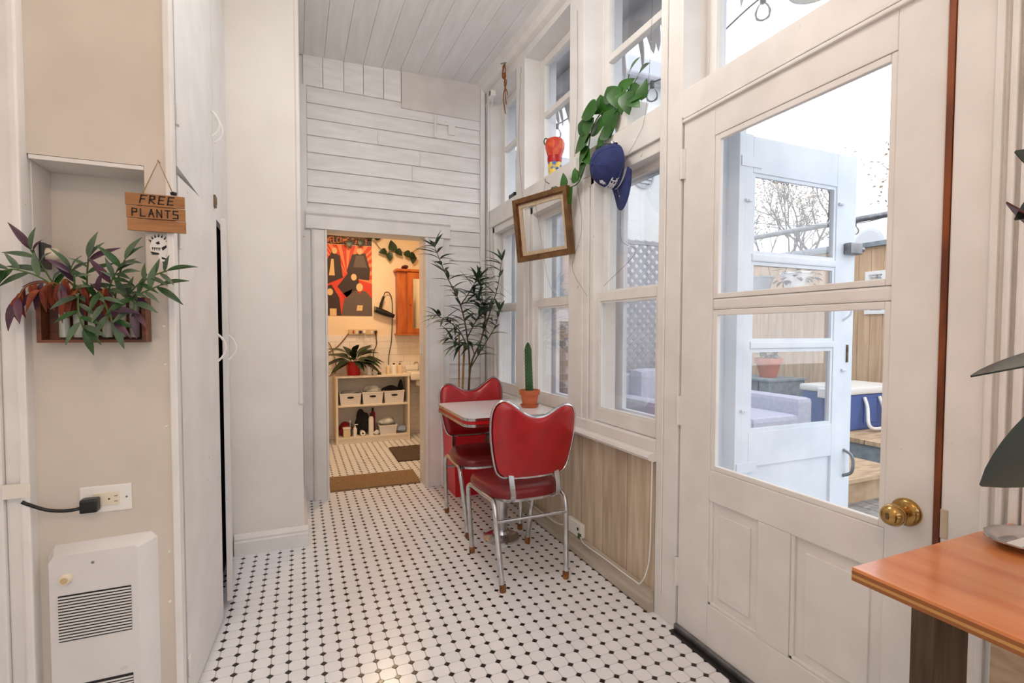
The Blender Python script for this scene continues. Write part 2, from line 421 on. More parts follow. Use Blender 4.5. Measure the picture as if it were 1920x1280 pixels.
while z > .02:
    clap(1.083, 1.335, max(.0, z-.1135), z-.002); z -= .115
clap(.072, 1.08, 2.058, 2.0895)
xs = [.05, .179, .317, .451, .594, .72]
for a, b in zip(xs[:-1], xs[1:]): part('top_board', MB().box(a+.0015, b-.0015, YF-.006, YF+.014, 2.887, 3.11, .002), 'paint_board', wf)
part('patch_panel', MB().box(.722, 1.335, YF-.012, YF+.014, 2.842, 3.13, .002), 'patch', wf)
part('corner_strip', MB().box(.024, .070, YF-.014, YF+.014, 0, 2.885, .003), 'paint', wf)
part('corner_strip', MB().box(1.336, 1.372, YF-.02, YF+.014, 0, 3.13, .004), 'paint', wf)
part('conduit', MB().cyl((.973, YF-.018, 2.66), (.973, YF-.018, 2.826), .011, n=10), 'paint', wf, 40)
part('junction_patch', MB().box(1.075, 1.13, YF-.02, YF, 2.70, 2.78, .006), 'paint', wf)
# door casing (door_1)
dc = thing('door_1', 'white moulded door casing around bathroom doorway', 'doorway', (.54, YF, 0), kind='structure')
def casing_v(x0, x1, z1, mirror):
    prof = [(0, .012), (.03, .012), (.036, .030), (.044, .034), (.055, .024), (.12, .022), (.124, .032), (.136, .032), (.14, .008)]
    W = x1-x0; pts = [(u/.14*W, d) for u, d in prof]
    poly = [(0, 0)]+pts+[(W, 0)]
    mb = MB(); mb.prism(poly, z1, lambda u, v, w: ((x1-u) if mirror else (x0+u), YF-v*1.45, w)); return mb
part('jamb_casing', casing_v(.056, .195, DZ+.0, False), 'paint', dc); part('jamb_casing', casing_v(.885, 1.082, DZ, True), 'paint', dc)
mb = MB(); prof = [(0, .012), (.03, .012), (.036, .030), (.044, .034), (.055, .024), (.12, .022), (.124, .032), (.136, .032), (.14, .008)]
poly = [(0, 0)]+[(u/.14*.155, d) for u, d in prof]+[(.155, 0)]
mb.prism(poly, 1.026, lambda u, v, w: (.056+w, YF-v*1.45, DZ+.155-u)); part('head_casing', mb, 'paint', dc)
part('jamb', MB().box(DX0-.02, DX0, YF-.005, YF+.14, 0, DZ+.02), 'paint', dc); part('jamb', MB().box(DX1, DX1+.022, YF-.005, YF+.16, 0, DZ+.02), 'paint', dc)
part('head_jamb', MB().box(DX0, DX1, YF-.005, YF+.14, DZ, DZ+.02), 'paint', dc)
for z in (1.02, .16): part('hinge', MB().box(DX1-.003, DX1, YF+.05, YF+.10, z, z+.09).cyl((DX1-.004, YF+.105, z), (DX1-.004, YF+.105, z+.09), .006, n=8), 'paint', dc)
bd = thing('door_2', 'white bathroom door swung open behind the jamb', 'door', (.92, 3.955, 0), kind='structure', local=True)
bd.rotation_euler.z = -math.radians(32)
part('door_leaf', MB().box(.0, .035, 0, .66, .01, 1.88, .003), 'paint', bd)
part('raised_panel', MB().box(-.006, .0, .1, .56, .2, .8, .003).box(-.006, .0, .1, .56, .98, 1.76, .003), 'paint', bd)

# ---- left: plaster stub, cabinet, heater panel
st = part('wall_stub', MB().box(-.82, .018, 3.0005, YF+.01, 0, 3.2), 'paint_plaster'); tag(st, 'cream plaster wall end beside the tall cupboard', 'wall', kind='structure')
part('corner_bead', MB().cyl((.008, 3.008, .80), (.008, 3.008, 3.1), .014, n=12).lathe([(0, -.02), (.012, -.012), (.017, 0), (.014, .01)], (.008, 3.008, .80), 12), 'paint_plaster', st, 50)
bb = MB(); pl = [(0, 0), (.022, 0), (.022, .07), (.016, .078), (.018, .088), (.010, .104), (.004, .112), (0, .112)]
bb.prism(pl, .364, lambda u, v, w: (-.326+w, 3.0-u, v)); bb.prism(pl, .76, lambda u, v, w: (.0175+u, 3.002+w, v))
o = part('baseboard_left', bb, 'paint'); tag(o, 'moulded white baseboard around the plaster wall end', 'baseboard', kind='structure')
o = part('wall_corner', MB().box(.018, .026, YF-.04, YF-.03, 1.0, 1.0), 'paint') if False else None
wl = thing('wall_left', 'beige painted panel wall with recessed niche', 'wall', (-.5, 1.73, 0), kind='structure')
NX0, NX1, NZ0, NZ1 = -.650, -.396, 1.25, 1.664
m = MB().box(-.652, -.345, 1.73, 1.78, NZ1, 3.2).box(-.652, -.345, 1.73, 1.78, 0, NZ0).box(NX1, -.345, 1.73, 1.78, NZ0, NZ1)
part('panel', m, 'paint_panel', wl)
part('niche_back', MB().box(NX0-.06, NX1+.002, 1.86, 1.88, NZ0-.01, NZ1+.05), 'paint_panel', wl)
part('niche_side', MB().box(NX0-.03, NX0, 1.75, 1.86, NZ0, NZ1+.03), 'paint', wl); part('niche_side', MB().box(NX1, NX1+.012, 1.78, 1.86, NZ0, NZ1), 'paint_panel', wl)
part('niche_top', MB().box(NX0+.001, NX1-.001, 1.7315, 1.859, NZ1-.012, NZ1-.001), 'paint', wl)
part('corner_post', MB().box(-.345, -.326, 1.722, 1.77, 0, 3.2, .004), 'paint', wl)
part('casing_board', MB().box(-.672, -.652, 1.690, 1.75, 0, 3.2, .005), 'paint', wl)
part('casing_board', MB().box(-.706, -.672, 1.705, 1.75, 0, 3.2, .005), 'paint', wl)
part('casing_board', MB().box(-1.25, -.706, 1.694, 1.75, 0, 3.2, .006), 'paint', wl)
part('panel_back', MB().box(-1.25, -.351, 1.881, 1.92, 0, 3.2), 'paint_panel', wl)
for (x, z) in ((-.336, 1.10), (-.336, .92), (-.336, .55), (-.337, .40), (-.338, 1.21)): part('screw_head', MB().lathe([(0, -.0035), (.003, -.003), (.0045, 0)], (x-.02, 1.73, z), 8, 'y'), 'paint', wl)

cb = thing('tall_cupboard', 'tall built-in white cupboard with doors ajar and small hinges', 'cupboard', (-.5, 2.4, 0))
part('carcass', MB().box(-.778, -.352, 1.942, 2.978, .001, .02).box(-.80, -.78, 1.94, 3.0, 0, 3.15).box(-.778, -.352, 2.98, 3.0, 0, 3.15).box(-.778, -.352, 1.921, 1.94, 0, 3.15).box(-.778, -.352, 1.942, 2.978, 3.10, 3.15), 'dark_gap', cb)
part('face_frame', MB().box(-.352, -.336, 1.772, 1.795, 0, 3.12).box(-.350, -.332, 2.955, 2.999, 0, 3.12), 'paint', cb)
def cdoor(y0, y1, z0, z1, x0, x1, hingeside, zs, handle):
    # a slab from (x0,y0) to (x1,y1), thickness .02 towards -X
    d = Vector((x1-x0, y1-y0, 0)); n = Vector((-d.y, d.x, 0)).normalized()*.02
    pts = [Vector((x0, y0, 0)), Vector((x1, y1, 0)), Vector((x1, y1, 0))+n, Vector((x0, y0, 0))+n]
    mb = MB().add([(p.x, p.y, z) for z in (z0, z1) for p in pts], [(3, 2, 1, 0), (4, 5, 6, 7), (0, 1, 5, 4), (1, 2, 6, 5), (2, 3, 7, 6), (3, 0, 4, 7)])
    dr = part('door', mb, 'paint', cb)
    for z in zs:
        hx, hy = (x0, y0) if hingeside == 0 else (x1, y1)
        sgn = 1 if hingeside == 0 else -1
        part('hinge', MB().box(hx-.002, hx+.004, hy-.006*sgn, hy+.028*sgn, z, z+.05, .001).cyl((hx+.004, hy-.004*sgn, z-.004), (hx+.004, hy-.004*sgn, z+.054), .005, n=8), 'old_brass' if z > 1.5 and hingeside == 1 else 'paint', dr, 40)
    if handle:
        hy, hz = handle; t = (hy-y0)/(y1-y0); hx = x0+(x1-x0)*t
        part('pull', MB().tube(curve_pts([(hx, hy, hz+.055), (hx+.018, hy+.004, hz+.035), (hx+.030, hy+.006, hz), (hx+.018, hy+.004, hz-.035), (hx, hy, hz-.055)], 4), .0045, 6), 'paint', dr, 50)
    return dr
cdoor(1.804, 2.524, 1.694, 3.10, -.330, -.330, 0, (1.82, 2.75), (2.500, 2.08))
cdoor(2.534, 2.955, 1.694, 3.10, -.330, -.330, 1, (), (2.60, 2.09))
cdoor(1.810, 2.322, .02, 1.668, -.330, -.296, 0, (.12, 1.45), (2.30, 1.13))
cdoor(2.43, 2.955, .035, 1.668, -.275, -.330, 1, (), (2.475, 1.125))
for y, z in ((2.53, 1.735), (2.45, 1.628)): part('catch', MB().box(-.331, -.322, y-.012, y+.03, z, z+.05, .002).cyl((-.322, y+.005, z+.01), (-.322, y+.005, z+.04), .004, n=6), 'old_brass', cb)

# ---- ceiling boards
ce = thing('ceiling', 'white painted board ceiling running towards the far wall', 'ceiling', (0, 0, 3.1), kind='structure')
part('ceiling_body', MB().add([(x, y, CEIL(x, y)+dz) for dz in (.02, .1) for x, y in ((-1.3, -2.6), (1.6, -2.6), (1.6, YF+.1), (-1.3, YF+.1))],
     [(0, 1, 2, 3), (4, 5, 6, 7), (0, 1, 5, 4), (1, 2, 6, 5), (2, 3, 7, 6), (3, 0, 4, 7)]), 'dark_gap', ce)
x = .057-.131*10
while x < 1.36:
    a, b = x+.0009, min(x+.131-.0009, 1.385)
    mb = MB().add([(xx, yy, CEIL(xx, yy)+dz) for dz in (0, .025) for xx, yy in ((a, -2.6), (b, -2.6), (b, YF), (a, YF))],
        [(0, 1, 2, 3), (4, 5, 6, 7), (0, 1, 5, 4), (1, 2, 6, 5), (2, 3, 7, 6), (3, 0, 4, 7)])
    part('board', mb, 'paint_ceil', ce); x += .131
mb = MB(); mb.add([(xx, yy, CEIL(xx, yy)-dz) for (xx, dz) in ((1.30, 0), (1.385, 0), (1.385, .06), (1.355, .05), (1.335, .02)) for yy in (-2.6, YF)],
      [(0, 2, 4, 6, 8), (1, 9, 7, 5, 3), (0, 1, 3, 2), (2, 3, 5, 4), (4, 5, 7, 6), (6, 7, 9, 8), (8, 9, 1, 0)])
part('crown_moulding', mb, 'paint', ce)

# ---- window wall
wr = thing('wall_right', 'white painted timber window wall with posts and beams', 'wall', (XW, 2.4, 0), kind='structure')
XO = 1.54
TOPZ = 2.985
for y0, y1, zb in ((3.735, YF+.01, 0), (3.047, 3.183, .688), (2.304, 2.452, .688), (1.566, 1.696, 0)): part('post', MB().box(XW, XO, y0, y1, zb, 3.2, .004), 'paint', wr)
part('post', MB().box(XW, XO, .40, .676, 0, 3.2, .004), 'paint', wr)
part('beam', MB().box(XW+.001, XO, 1.69, 3.74, 2.0, 2.132, .003), 'paint', wr); part('beam', MB().box(XW+.001, XO, .67, 1.57, 2.03, 2.132, .003), 'paint', wr)
part('header', MB().box(XW+.001, XO, .60, 3.74, TOPZ, 3.2, .003), 'paint', wr)
part('wall_body', MB().box(1.413, XO, 1.69, 3.74, 0, .70), 'dark_gap', wr); part('wall_body', MB().box(1.40, XO, -2.6, .41, 0, 3.2), 'paint', wr)
for y0, y1, d in ((.585, .60, .010), (.560, .572, .016), (.535, .550, .016), (.40, .53, .012)): part('bead', MB().box(XW-d, XW+.01, y0, y1, 0, 3.1, .004), 'paint', wr)
part('brown_strip', MB().box(XW-.002, XO, .677, .690, 0, 2.03), 'brown_jamb', wr)
part('strike_damage', MB().box(XW-.002, XW+.01, .660, .6765, .715, .785, .003), 'raw_wood', wr)
part('pipe_strip', MB().cyl((XW-.004, 1.652, 0.1), (XW-.004, 1.652, 3.0), .004, n=6), 'paint', wr)
# wainscot boards and raw baseboard
for a, b in zip([1.70, 1.897, 2.10, 2.299, 2.51, 2.734, 2.95, 3.17, 3.38, 3.58], [1.897, 2.10, 2.299, 2.51, 2.734, 2.95, 3.17, 3.38, 3.58, 3.735]):
    part('wainscot_board', MB().box(1.388, 1.412, a+.0028, b-.0028, .02, .655, .002), 'raw_wood', wr)
o = part('baseboard_right', MB().box(1.358, 1.387, 1.697, 3.735, 0, .093, .003), 'raw_wood_h'); tag(o, 'weathered bare wood baseboard under the windows', 'baseboard', kind='structure')
mb = MB(); pl = [(0, 0), (.03, 0), (.052, .008), (.058, .02), (.052, .032), (.03, .036), (0, .036)]
mb.prism(pl, 2.06, lambda u, v, w: (1.395-u, 1.690+w, .650+v)); part('sill', mb, 'paint', wr, 40)
part('sill_apron', MB().box(1.378, 1.42, 1.696, 3.735, .686, .735, .003), 'paint', wr)

def sash(win, x, y0, y1, z0, z1, sw, bot, top, t=.035, glass='glass'):
    s = part('sash', MB().box(x, x+t, y0, y0+sw, z0, z1, .003).box(x, x+t, y1-sw, y1, z0, z1, .003).box(x, x+t, y0+sw, y1-sw, z0, z0+bot, .003).box(x, x+t, y0+sw, y1-sw, z1-top, z1, .003), 'paint', win)
    part('pane', MB().box(x+t*.5-.002, x+t*.5+.002, y0+sw-.004, y1-sw+.004, z0+bot-.004, z1-top+.004), glass, s)
    bd = .008   # glazing bead
    m = MB(); part('bead', frame4(m, lambda p, q, r, u: m.box(x+.004, x+t*.5-.0025, p, q, r, u), y0+sw+.0004, y1-sw-.0004, z0+bot+.0004, z1-top-.0004, bd, bd, bd, bd), 'paint', s)
    return s
names = {1: 'far double-hung window beside the clapboard wall', 2: 'middle double-hung window behind the cactus', 3: 'double-hung window nearest the glazed door, above the bare boards'}
for n, (y0, y1) in {1: (3.183, 3.735), 2: (2.452, 3.047), 3: (1.696, 2.304)}.items():
    w = thing('window_%d' % n, names[n], 'window', (1.45, (y0+y1)/2, .72), kind='structure')
    far = .10 if n < 3 else .085
    # stop casings on the far side
    c = MB().box(1.40, XO, y1-far, y1-far*.62, .70, 2.0, .003).box(1.392, XO, y1-far*.55, y1-.001, .70, 2.0, .004)
    part('side_casing', c, 'paint', w)
    part('side_casing', MB().box(1.40, XO, y0, y0+.012, .70, 2.0, .002), 'paint', w)
    sash(w, 1.418, y0+.012, y1-far, .735, 1.395, .034, .07, .045, glass='glass_old')
    sash(w, 1.456, y0+.012, y1-far, 1.36, 1.985, .034, .04, .06, glass='glass')
    part('head_stop', MB().box(1.40, 1.46, y0, y1, 1.95, 2.0, .004), 'paint', w)
    part('sill_board', MB().box(1.41, 1.62, y0, y1, .70, .735, .003), 'paint', w)
    # outer storm sash
    so = part('storm_sash', MB().box(1.575, 1.60, y0+.0, y0+.05, .735, 2.0).box(1.575, 1.60, y1-.10, y1-.03, .735, 2.0).box(1.575, 1.60, y0+.05, y1-.10, .735, .79).box(1.575, 1.60, y0+.05, y1-.10, 1.35, 1.39).box(1.575, 1.60, y0+.05, y1-.10, 1.95, 2.0), 'ext_white', w)
    part('pane', MB().box(1.586, 1.589, y0+.05, y1-.10, .79, 1.95), 'glass_old', so)
for n, (y0, y1) in {4: (3.183, 3.735), 5: (2.452, 3.047), 6: (1.696, 2.304), 7: (.676, 1.566)}.items():
    nm = {4: 'far upper transom window with hanging rope', 5: 'middle upper transom window holding a printed vase', 6: 'upper transom window holding the white plant pot', 7: 'transom window over the glazed door'}[n]
    w = thing('window_%d' % n, nm, 'window', (1.50, (y0+y1)/2, 2.132), kind='structure')
    s = part('sash', MB().box(1.505, 1.54, y0, y0+.012, 2.132, TOPZ).box(1.505, 1.54, y1-.05, y1-.004, 2.132, TOPZ, .004).box(1.50, 1.54, y1-.014, y1, 2.132, TOPZ).box(1.505, 1.54, y0, y1-.05, TOPZ-.05, TOPZ, .004).box(1.515, 1.54, y0, y1, 2.126, 2.140), 'paint', w)
    part('pane', MB().box(1.521, 1.525, y0+.01, y1-.05, 2.13, TOPZ-.04), 'glass', s)
    if n < 7: part('muntin', MB().box(1.503, 1.54, y0+.012, y1-.05, 2.595, 2.632, .006), 'paint', s)

# ---- glazed back door
d = thing('door_3', 'white half-glazed back door with two lower panels and brass knob', 'door', (XW, 1.12, 0), kind='structure')
X0, X1 = XW+.004, XW+.044
part('stile', MB().box(X0, X1, 1.400, 1.556, .02, 2.012, .003), 'paint', d); part('stile', MB().box(X0, X1, .692, .800, .02, 2.012, .003), 'paint', d)
part('rail', MB().box(X0, X1, .80, 1.40, 1.905, 2.012, .003), 'paint', d); part('rail', MB().box(X0, X1, .80, 1.40, .575, .690, .003), 'paint', d); part('rail', MB().box(X0, X1, .80, 1.40, .02, .185, .003), 'paint', d)
part('stile', MB().box(X0, X1, 1.066, 1.185, .185, .575, .003), 'paint', d)
part('glazing_bar', MB().box(X0+.004, X1, .80, 1.40, 1.278, 1.318, .008), 'paint', d)
b = MB()
for (a0, a1, c0, c1) in ((.80, 1.40, 1.318, 1.905), (.80, 1.40, .69, 1.278)):
    frame4(b, lambda p, q, r, t: b.box(X0+.003, X0+.020, p, q, r, t, .003), a0+.0005, a1-.0005, c0+.0005, c1-.0005, .016, .022, .018, .02)
part('glazing_bead', b, 'paint', d)
part('pane', MB().box(X0+.021, X0+.025, .802, 1.398, 1.30, 1.90), 'glass', d); part('pane', MB().box(X0+.021, X0+.025, .802, 1.398, .695, 1.29), 'glass_old', d)
for y0, y1 in ((1.185, 1.400), (.80, 1.066)):
    part('lower_panel', MB().box(X0+.012, X1-.01, y0, y1, .185, .575), 'paint', d)
    part('raised_field', MB().box(X0+.006, X0+.014, y0+.035, y1-.045, .225, .535, .004), 'paint', d)
    part('moulding', MB().box(X0+.004, X0+.014, y1-.014, y1, .185, .575, .003).box(X0+.004, X0+.014, y0, y1, .185, .197, .003), 'paint', d)
part('head_moulding', MB().box(XW-.008, XW+.01, .70, 1.556, 2.004, 2.016, .004).box(XW-.004, XW+.01, .70, 1.556, 2.020, 2.030, .003), 'paint', d)
for z in (1.79, .83, .185):
    part('hinge', MB().cyl((XW-.004, 1.558, z), (XW-.004, 1.558, z+.115), .008, n=8).box(XW-.003, XW+.01, 1.545, 1.572, z, z+.115), 'paint', d, 40)
kb = part('knob', MB().lathe([(0, -.075), (.012, -.074), (.022, -.068), (.0275, -.056), (.026, -.042), (.018, -.032), (.012, -.026), (.012, -.012), (.020, -.008)], (XW, .748, .752), 24, 'x'), 'brass', d, 50)
part('rosette', MB().lathe([(.010, -.012), (.026, -.010), (.034, -.003), (.034, .004)], (XW, .748, .752), 24, 'x'), 'brass', kb, 50)
part('keyhole', MB().box(XW-.077, XW-.072, .744, .752, .744, .760, .002), 'old_brass', kb)
part('latch', MB().box(XW+.010, XW+.03, .676, .694, .735, .765), 'grey_metal', d)
th = thing('trim_1', 'metal threshold strip with black sweep under the back door', 'threshold', (XW, 1.1, 0), kind='structure')
part('metal_strip', MB().box(XW-.012, XW+.004, .69, 1.56, .004, .028, .003), 'grey_metal', th); part('black_sweep', MB().box(XW-.034, XW-.012, .69, 1.56, 0, .006, .001), 'black_plastic', th)

# ---- rest of the house behind the camera: closed, with an added rear opening for cool sky fill
o = part('wall_back', MB().box(-1.3, -1.15, -2.65, -2.6, 0, 3.2).box(1.25, 1.6, -2.65, -2.6, 0, 3.2).box(-1.15, 1.25, -2.65, -2.6, 0, .45).box(-1.15, 1.25, -2.65, -2.6, 2.75, 3.2), 'paint_plaster'); tag(o, 'white rear wall around a wide opening added for sky light', 'wall', kind='structure')
o = part('window_8', MB().box(-1.15, 1.25, -2.64, -2.60, .45, .52).box(-1.15, 1.25, -2.64, -2.60, 2.68, 2.75).box(-.03, .05, -2.64, -2.60, .52, 2.68), 'paint'); tag(o, 'wide white window frame added in the rear wall to let in sky light', 'window', kind='structure')  # unseen window, added so sky light fills the room from behind
o = part('wall_kitchen', MB().box(-1.30, -1.25, -2.65, 1.75, 0, 3.2), 'paint_plaster'); tag(o, 'plain white kitchen side wall', 'wall', kind='structure')
for lab, x, y, z, gm in (('unseen frosted globe pendant added for warm light in the kitchen end', -.15, -.45, 2.50, 'globe_warm'), ('unseen frosted globe pendant added to brighten the ceiling and far wall', .50, 1.70, 2.74, 'globe_white')):
    zc = CEIL(x, y); t = thing('added_pendant', lab, 'lamp', (x, y, z))  # unseen pendants added to brighten the room, one warm, one near white
    part('canopy', MB().lathe([(0, 0), (.06, 0), (.06, -.02), (.01, -.03)], (x, y, zc), 20), 'white_plastic', t, 40); part('rod', MB().cyl((x, y, z+.1), (x, y, zc), .006, n=8), 'grey_metal', t)
    part('globe', MB().lathe([(.0, -.11)]+[(.11*math.sin(PI*k/12), -.11*math.cos(PI*k/12)) for k in range(1, 12)]+[(0, .11)], (x, y, z), 20), gm, t, 60)

# ================================================================== BATHROOM
bw = thing('wall_bath_back', 'cream bathroom wall with white tiled lower half', 'wall', (.8, YB, 0), kind='structure')
part('wall_body', MB().box(.05, 1.538, YB, YB+.1, 0, 2.6), 'bath_wall', bw)
tm = MB().box(0, .148, -.006, .004, 0, .073, .0015).mesh('wall_tile', 'subway')
r = 0; z = 1.148-.0745
while z > -.05:
    x = .15-(.075 if r % 2 else 0)
    while x < 1.36:
        inst('wall_tile', tm, bw, Matrix.Translation((x, YB, z))); x += .1495
    z -= .0745; r += 1
o = part('wall_bath_side', MB().box(1.515, 1.538, YF+.132, YB-.001, 0, 2.599), 'bath_wall'); tag(o, 'cream bathroom side wall by the sink', 'wall', kind='structure')
o = part('wall_bath_left', MB().box(.05, .1, YF+.13, YB, 0, 2.6), 'bath_wall'); tag(o, 'cream bathroom wall opposite the sink', 'wall', kind='structure')
o = part('ceiling_bath', MB().box(.05, 1.538, YF+.132, YB+.1, 2.6, 2.65), 'bath_wall'); tag(o, 'flat cream bathroom ceiling', 'ceiling', kind='structure')
t = thing('added_bath_lamp', 'unseen round ceiling lamp added to light the bathroom', 'lamp', (.75, 4.85, 2.6)); part('canopy', MB().lathe([(0, 0), (.16, 0), (.16, -.03)], (.75, 4.85, 2.6), 24), 'white_plastic', t); part('diffuser', MB().lathe([(.15, -.03), (.13, -.10), (0, -.13)], (.75, 4.85, 2.6), 24), 'added_lamp_glow', t, 60)  # out-of-view fixture, added with its area light for bathroom brightness

# poster: generic sunburst
pt = thing('poster', 'red and orange sunburst poster with dark shapes and a lettered header', 'poster', (.535, YB-.004, 1.36))
PX0, PX1, PZ0, PZ1 = .285, .770, 1.362, 2.235
part('sheet', MB().box(PX0, PX1, YB-.003, YB, PZ0, PZ1), 'poster_paper', pt)
cx, cz = .50, 1.80
for k in range(15):
    a0 = PI*(-.06+k*.075); a1 = a0+PI*.036; R = .42
    P4 = [(cx+.02*math.cos(a0), cz+.02*math.sin(a0)), (cx+R*math.cos(a0), cz+R*math.sin(a0)), (cx+R*math.cos(a1), cz+R*math.sin(a1))]
    P4 = [(min(max(u, PX0), PX1), min(max(v, PZ0), 2.14)) for u, v in P4]
    part('ray', MB().prism(P4, .0006, Yp(YB-.003)), 'poster_orange', pt)
def blob(c, rx, rz, n=18, a0=0, a1=2*PI): return [(c[0]+rx*math.cos(a0+(a1-a0)*k/n), c[1]+rz*math.sin(a0+(a1-a0)*k/n)) for k in range(n)]
def clampP(P): return [(min(max(u, PX0), PX1), min(max(v, PZ0), PZ1)) for u, v in P]
part('header_band', MB().box(PX0, PX1, YB-.0042, YB-.003, 2.143, PZ1), 'poster_dark', pt)
part('header_line', MB().box(PX0, PX1, YB-.0046, YB-.003, 2.138, 2.143), 'poster_tan', pt)
part('lettering', lettering('WELCOME PARTY', .058, .0265, .007, lambda u, v, w: (PX0+.012+u, YB-.0042-w, 2.158+v), gap=.30), 'poster_orange', pt)
for P_, mt, lv in (([(.285, 1.95), (.35, 2.06), (.43, 2.02), (.46, 1.78), (.285, 1.70)], 'poster_dark', 1), ([(.34, 1.98), (.365, 1.98), (.375, 1.80), (.315, 1.80)], 'poster_tan', 2),
                   ([(.50, 1.86), (.56, 2.04), (.70, 2.06), (.75, 1.88), (.74, 1.76), (.52, 1.78)], 'poster_dark', 1), ([(.57, 1.90), (.60, 2.03), (.68, 2.03), (.72, 1.90)], 'poster_grey', 2),
                   ([(.40, 1.68), (.52, 1.84), (.62, 1.80), (.64, 1.66), (.50, 1.56)], 'poster_dark', 2), ([(.285, 1.36), (.285, 1.68), (.34, 1.70), (.42, 1.56), (.44, 1.362)], 'poster_dark', 3),
                   ([(.44, 1.362), (.47, 1.54), (.58, 1.64), (.70, 1.64), (.769, 1.56), (.769, 1.362)], 'poster_grey', 3), ([(.60, 1.66), (.635, 1.60), (.67, 1.66), (.635, 1.68)], 'poster_red', 4),
                   ([(.44, 1.60), (.56, 1.66), (.50, 1.50)], 'poster_red', 2), ([(.60, 1.42), (.66, 1.42), (.67, 1.48), (.61, 1.48)], 'poster_tan', 4), ([(.32, 1.362), (.39, 1.362), (.39, 1.44), (.32, 1.44)], 'poster_tan', 4)):
    part('shape', MB().prism(clampP(P_), .0004, Yp(YB-.003-.0004*lv)), mt, pt)
for c, rr in (((.375, 2.07), .028), ((.64, 2.08), .03), ((.575, 1.79), .03), ((.325, 1.62), .03), ((.635, 1.68), .036)): part('shape', MB().prism(blob(c, rr, rr*1.25), .0004, Yp(YB-.0052)), 'poster_tan', pt)

# low white shelf unit
sh = thing('shelf_unit', 'low white two-tier shelf unit against bathroom wall', 'shelf', (.74, 5.65, 0))
part('side', MB().box(.352, .374, 5.5, 5.80, 0, .70, .002), 'shelf_white', sh); part('side', MB().box(1.100, 1.122, 5.5, 5.80, 0, .70, .002), 'shelf_white', sh)
part('top', MB().box(.346, 1.128, 5.49, 5.80, .70, .722, .002), 'shelf_white', sh); part('shelf_board', MB().box(.374, 1.10, 5.505, 5.79, .392, .410, .002), 'shelf_white', sh)
part('shelf_board', MB().box(.374, 1.10, 5.505, 5.79, .052, .070, .002), 'shelf_white', sh); part('plinth', MB().box(.374, 1.10, 5.515, 5.53, 0, .052), 'shelf_white', sh); part('back', MB().box(.374, 1.10, 5.79, 5.80, .0, .70), 'shelf_white', sh)
def basket(x0, x1, z0, hgt, label, holes=True):
    t = thing('basket', label, 'basket', ((x0+x1)/2, 5.62, z0), group='white plastic baskets')
    w = .012; y0, y1 = 5.515, 5.74; xm0, xm1 = x0+w, x1-w
    m = MB(); P0 = [(xm0, y0+w), (xm1, y0+w), (xm1, y1-w), (xm0, y1-w)]; P1 = [(x0, y0), (x1, y0), (x1, y1), (x0, y1)]
    def ringq(a, b, za, zb, th=.004):
        n = 4; ia = [(sum(p[0] for p in a)/4+(u-sum(p[0] for p in a)/4)*.96, sum(p[1] for p in a)/4+(v-sum(p[1] for p in a)/4)*.96) for u, v in a]
        ib = [(sum(p[0] for p in b)/4+(u-sum(p[0] for p in b)/4)*.96, sum(p[1] for p in b)/4+(v-sum(p[1] for p in b)/4)*.96) for u, v in b]
        m.add([(u, v, za) for u, v in a]+[(u, v, zb) for u, v in b]+[(u, v, zb) for u, v in ib]+[(u, v, za+.004) for u, v in ia],
              [(i, (i+1) % 4, 4+(i+1) % 4, 4+i) for i in range(4)]+[(4+i, 4+(i+1) % 4, 8+(i+1) % 4, 8+i) for i in range(4)]+[(8+i, 8+(i+1) % 4, 12+(i+1) % 4, 12+i) for i in range(4)]+[(0, 1, 2, 3), (12, 13, 14, 15)])
    ringq(P0, P1, z0, z0+hgt); part('body', m, 'basket', t)
    m = MB(); part('rim', frame4(m, lambda p, q, r, u: m.box(p, q, r, u, z0+hgt-.008, z0+hgt+.002, .002), x0-.004, x1+.004, y0-.004, y1+.004, .008, .008, .008, .008), 'basket', t)
    if holes:
        hz = z0+hgt*.66; xc = (x0+x1)/2; part('hand_hole', MB().prism(blob((xc, hz), .036, .011, 14), .003, Yp(y0+w*.33)), 'cloth_dark', t)
    hb = MB(); nx = 9; nz = 5
    for i in range(nx):
        for k in range(nz):
            u = x0+.02+(x1-x0-.04)*i/(nx-1); v = z0+.015+(hgt-.04)*k/(nz-1); yy = y0+w*(1-(v-z0)/hgt)
            if holes and abs(v-(z0+hgt*.66)) < .018 and abs(u-(x0+x1)/2) < .05: continue
            hb.box(u-.003, u+.003, yy-.0015, yy+.002, v-.006, v+.006)
    o = part('slots', hb, 'patch', t); o['kind'] = 'stuff'
    return t
basket(.392, .609, .410, .122, 'white slotted basket on the middle shelf holding folded grey bags')
basket(.622, .838, .410, .128, 'white slotted basket on the middle shelf stuffed with papers')
basket(.850, 1.068, .410, .134, 'white slotted basket on the middle shelf holding dark bottles')
basket(.795, .985, .070, .10, 'white woven basket on the bottom shelf heaped with packets', False)
def crumple(name, c, s, mat, label, cat, seed, group=None):
    r = random.Random(seed); bm = bmesh.new(); bmesh.ops.create_icosphere(bm, subdivisions=3, radius=1)
    ks = [(Vector((r.uniform(-1, 1), r.uniform(-1, 1), r.uniform(-1, 1))).normalized(), r.uniform(2, 6), r.uniform(0, 6)) for _ in range(6)]
    for v in bm.verts:
        k = 1+.09*sum(math.sin(a.dot(v.co)*f+p) for a, f, p in ks); v.co = Vector((c[0]+v.co.x*k*s[0], c[1]+v.co.y*k*s[1], c[2]+max(-.98, v.co.z*k)*s[2]))
    me = bpy.data.meshes.new(name); bm.to_mesh(me); bm.free(); me.materials.append(MATS[mat]); me.shade_smooth(); me.set_sharp_from_angle(angle=.7)
    return tag(obj(name, me), label, cat, group)
crumple('folded_bag', (.50, 5.63, .515), (.09, .09, .04), 'stucco_grey', 'grey crumpled plastic bag in the slotted basket below the red pot', 'bag', 1)
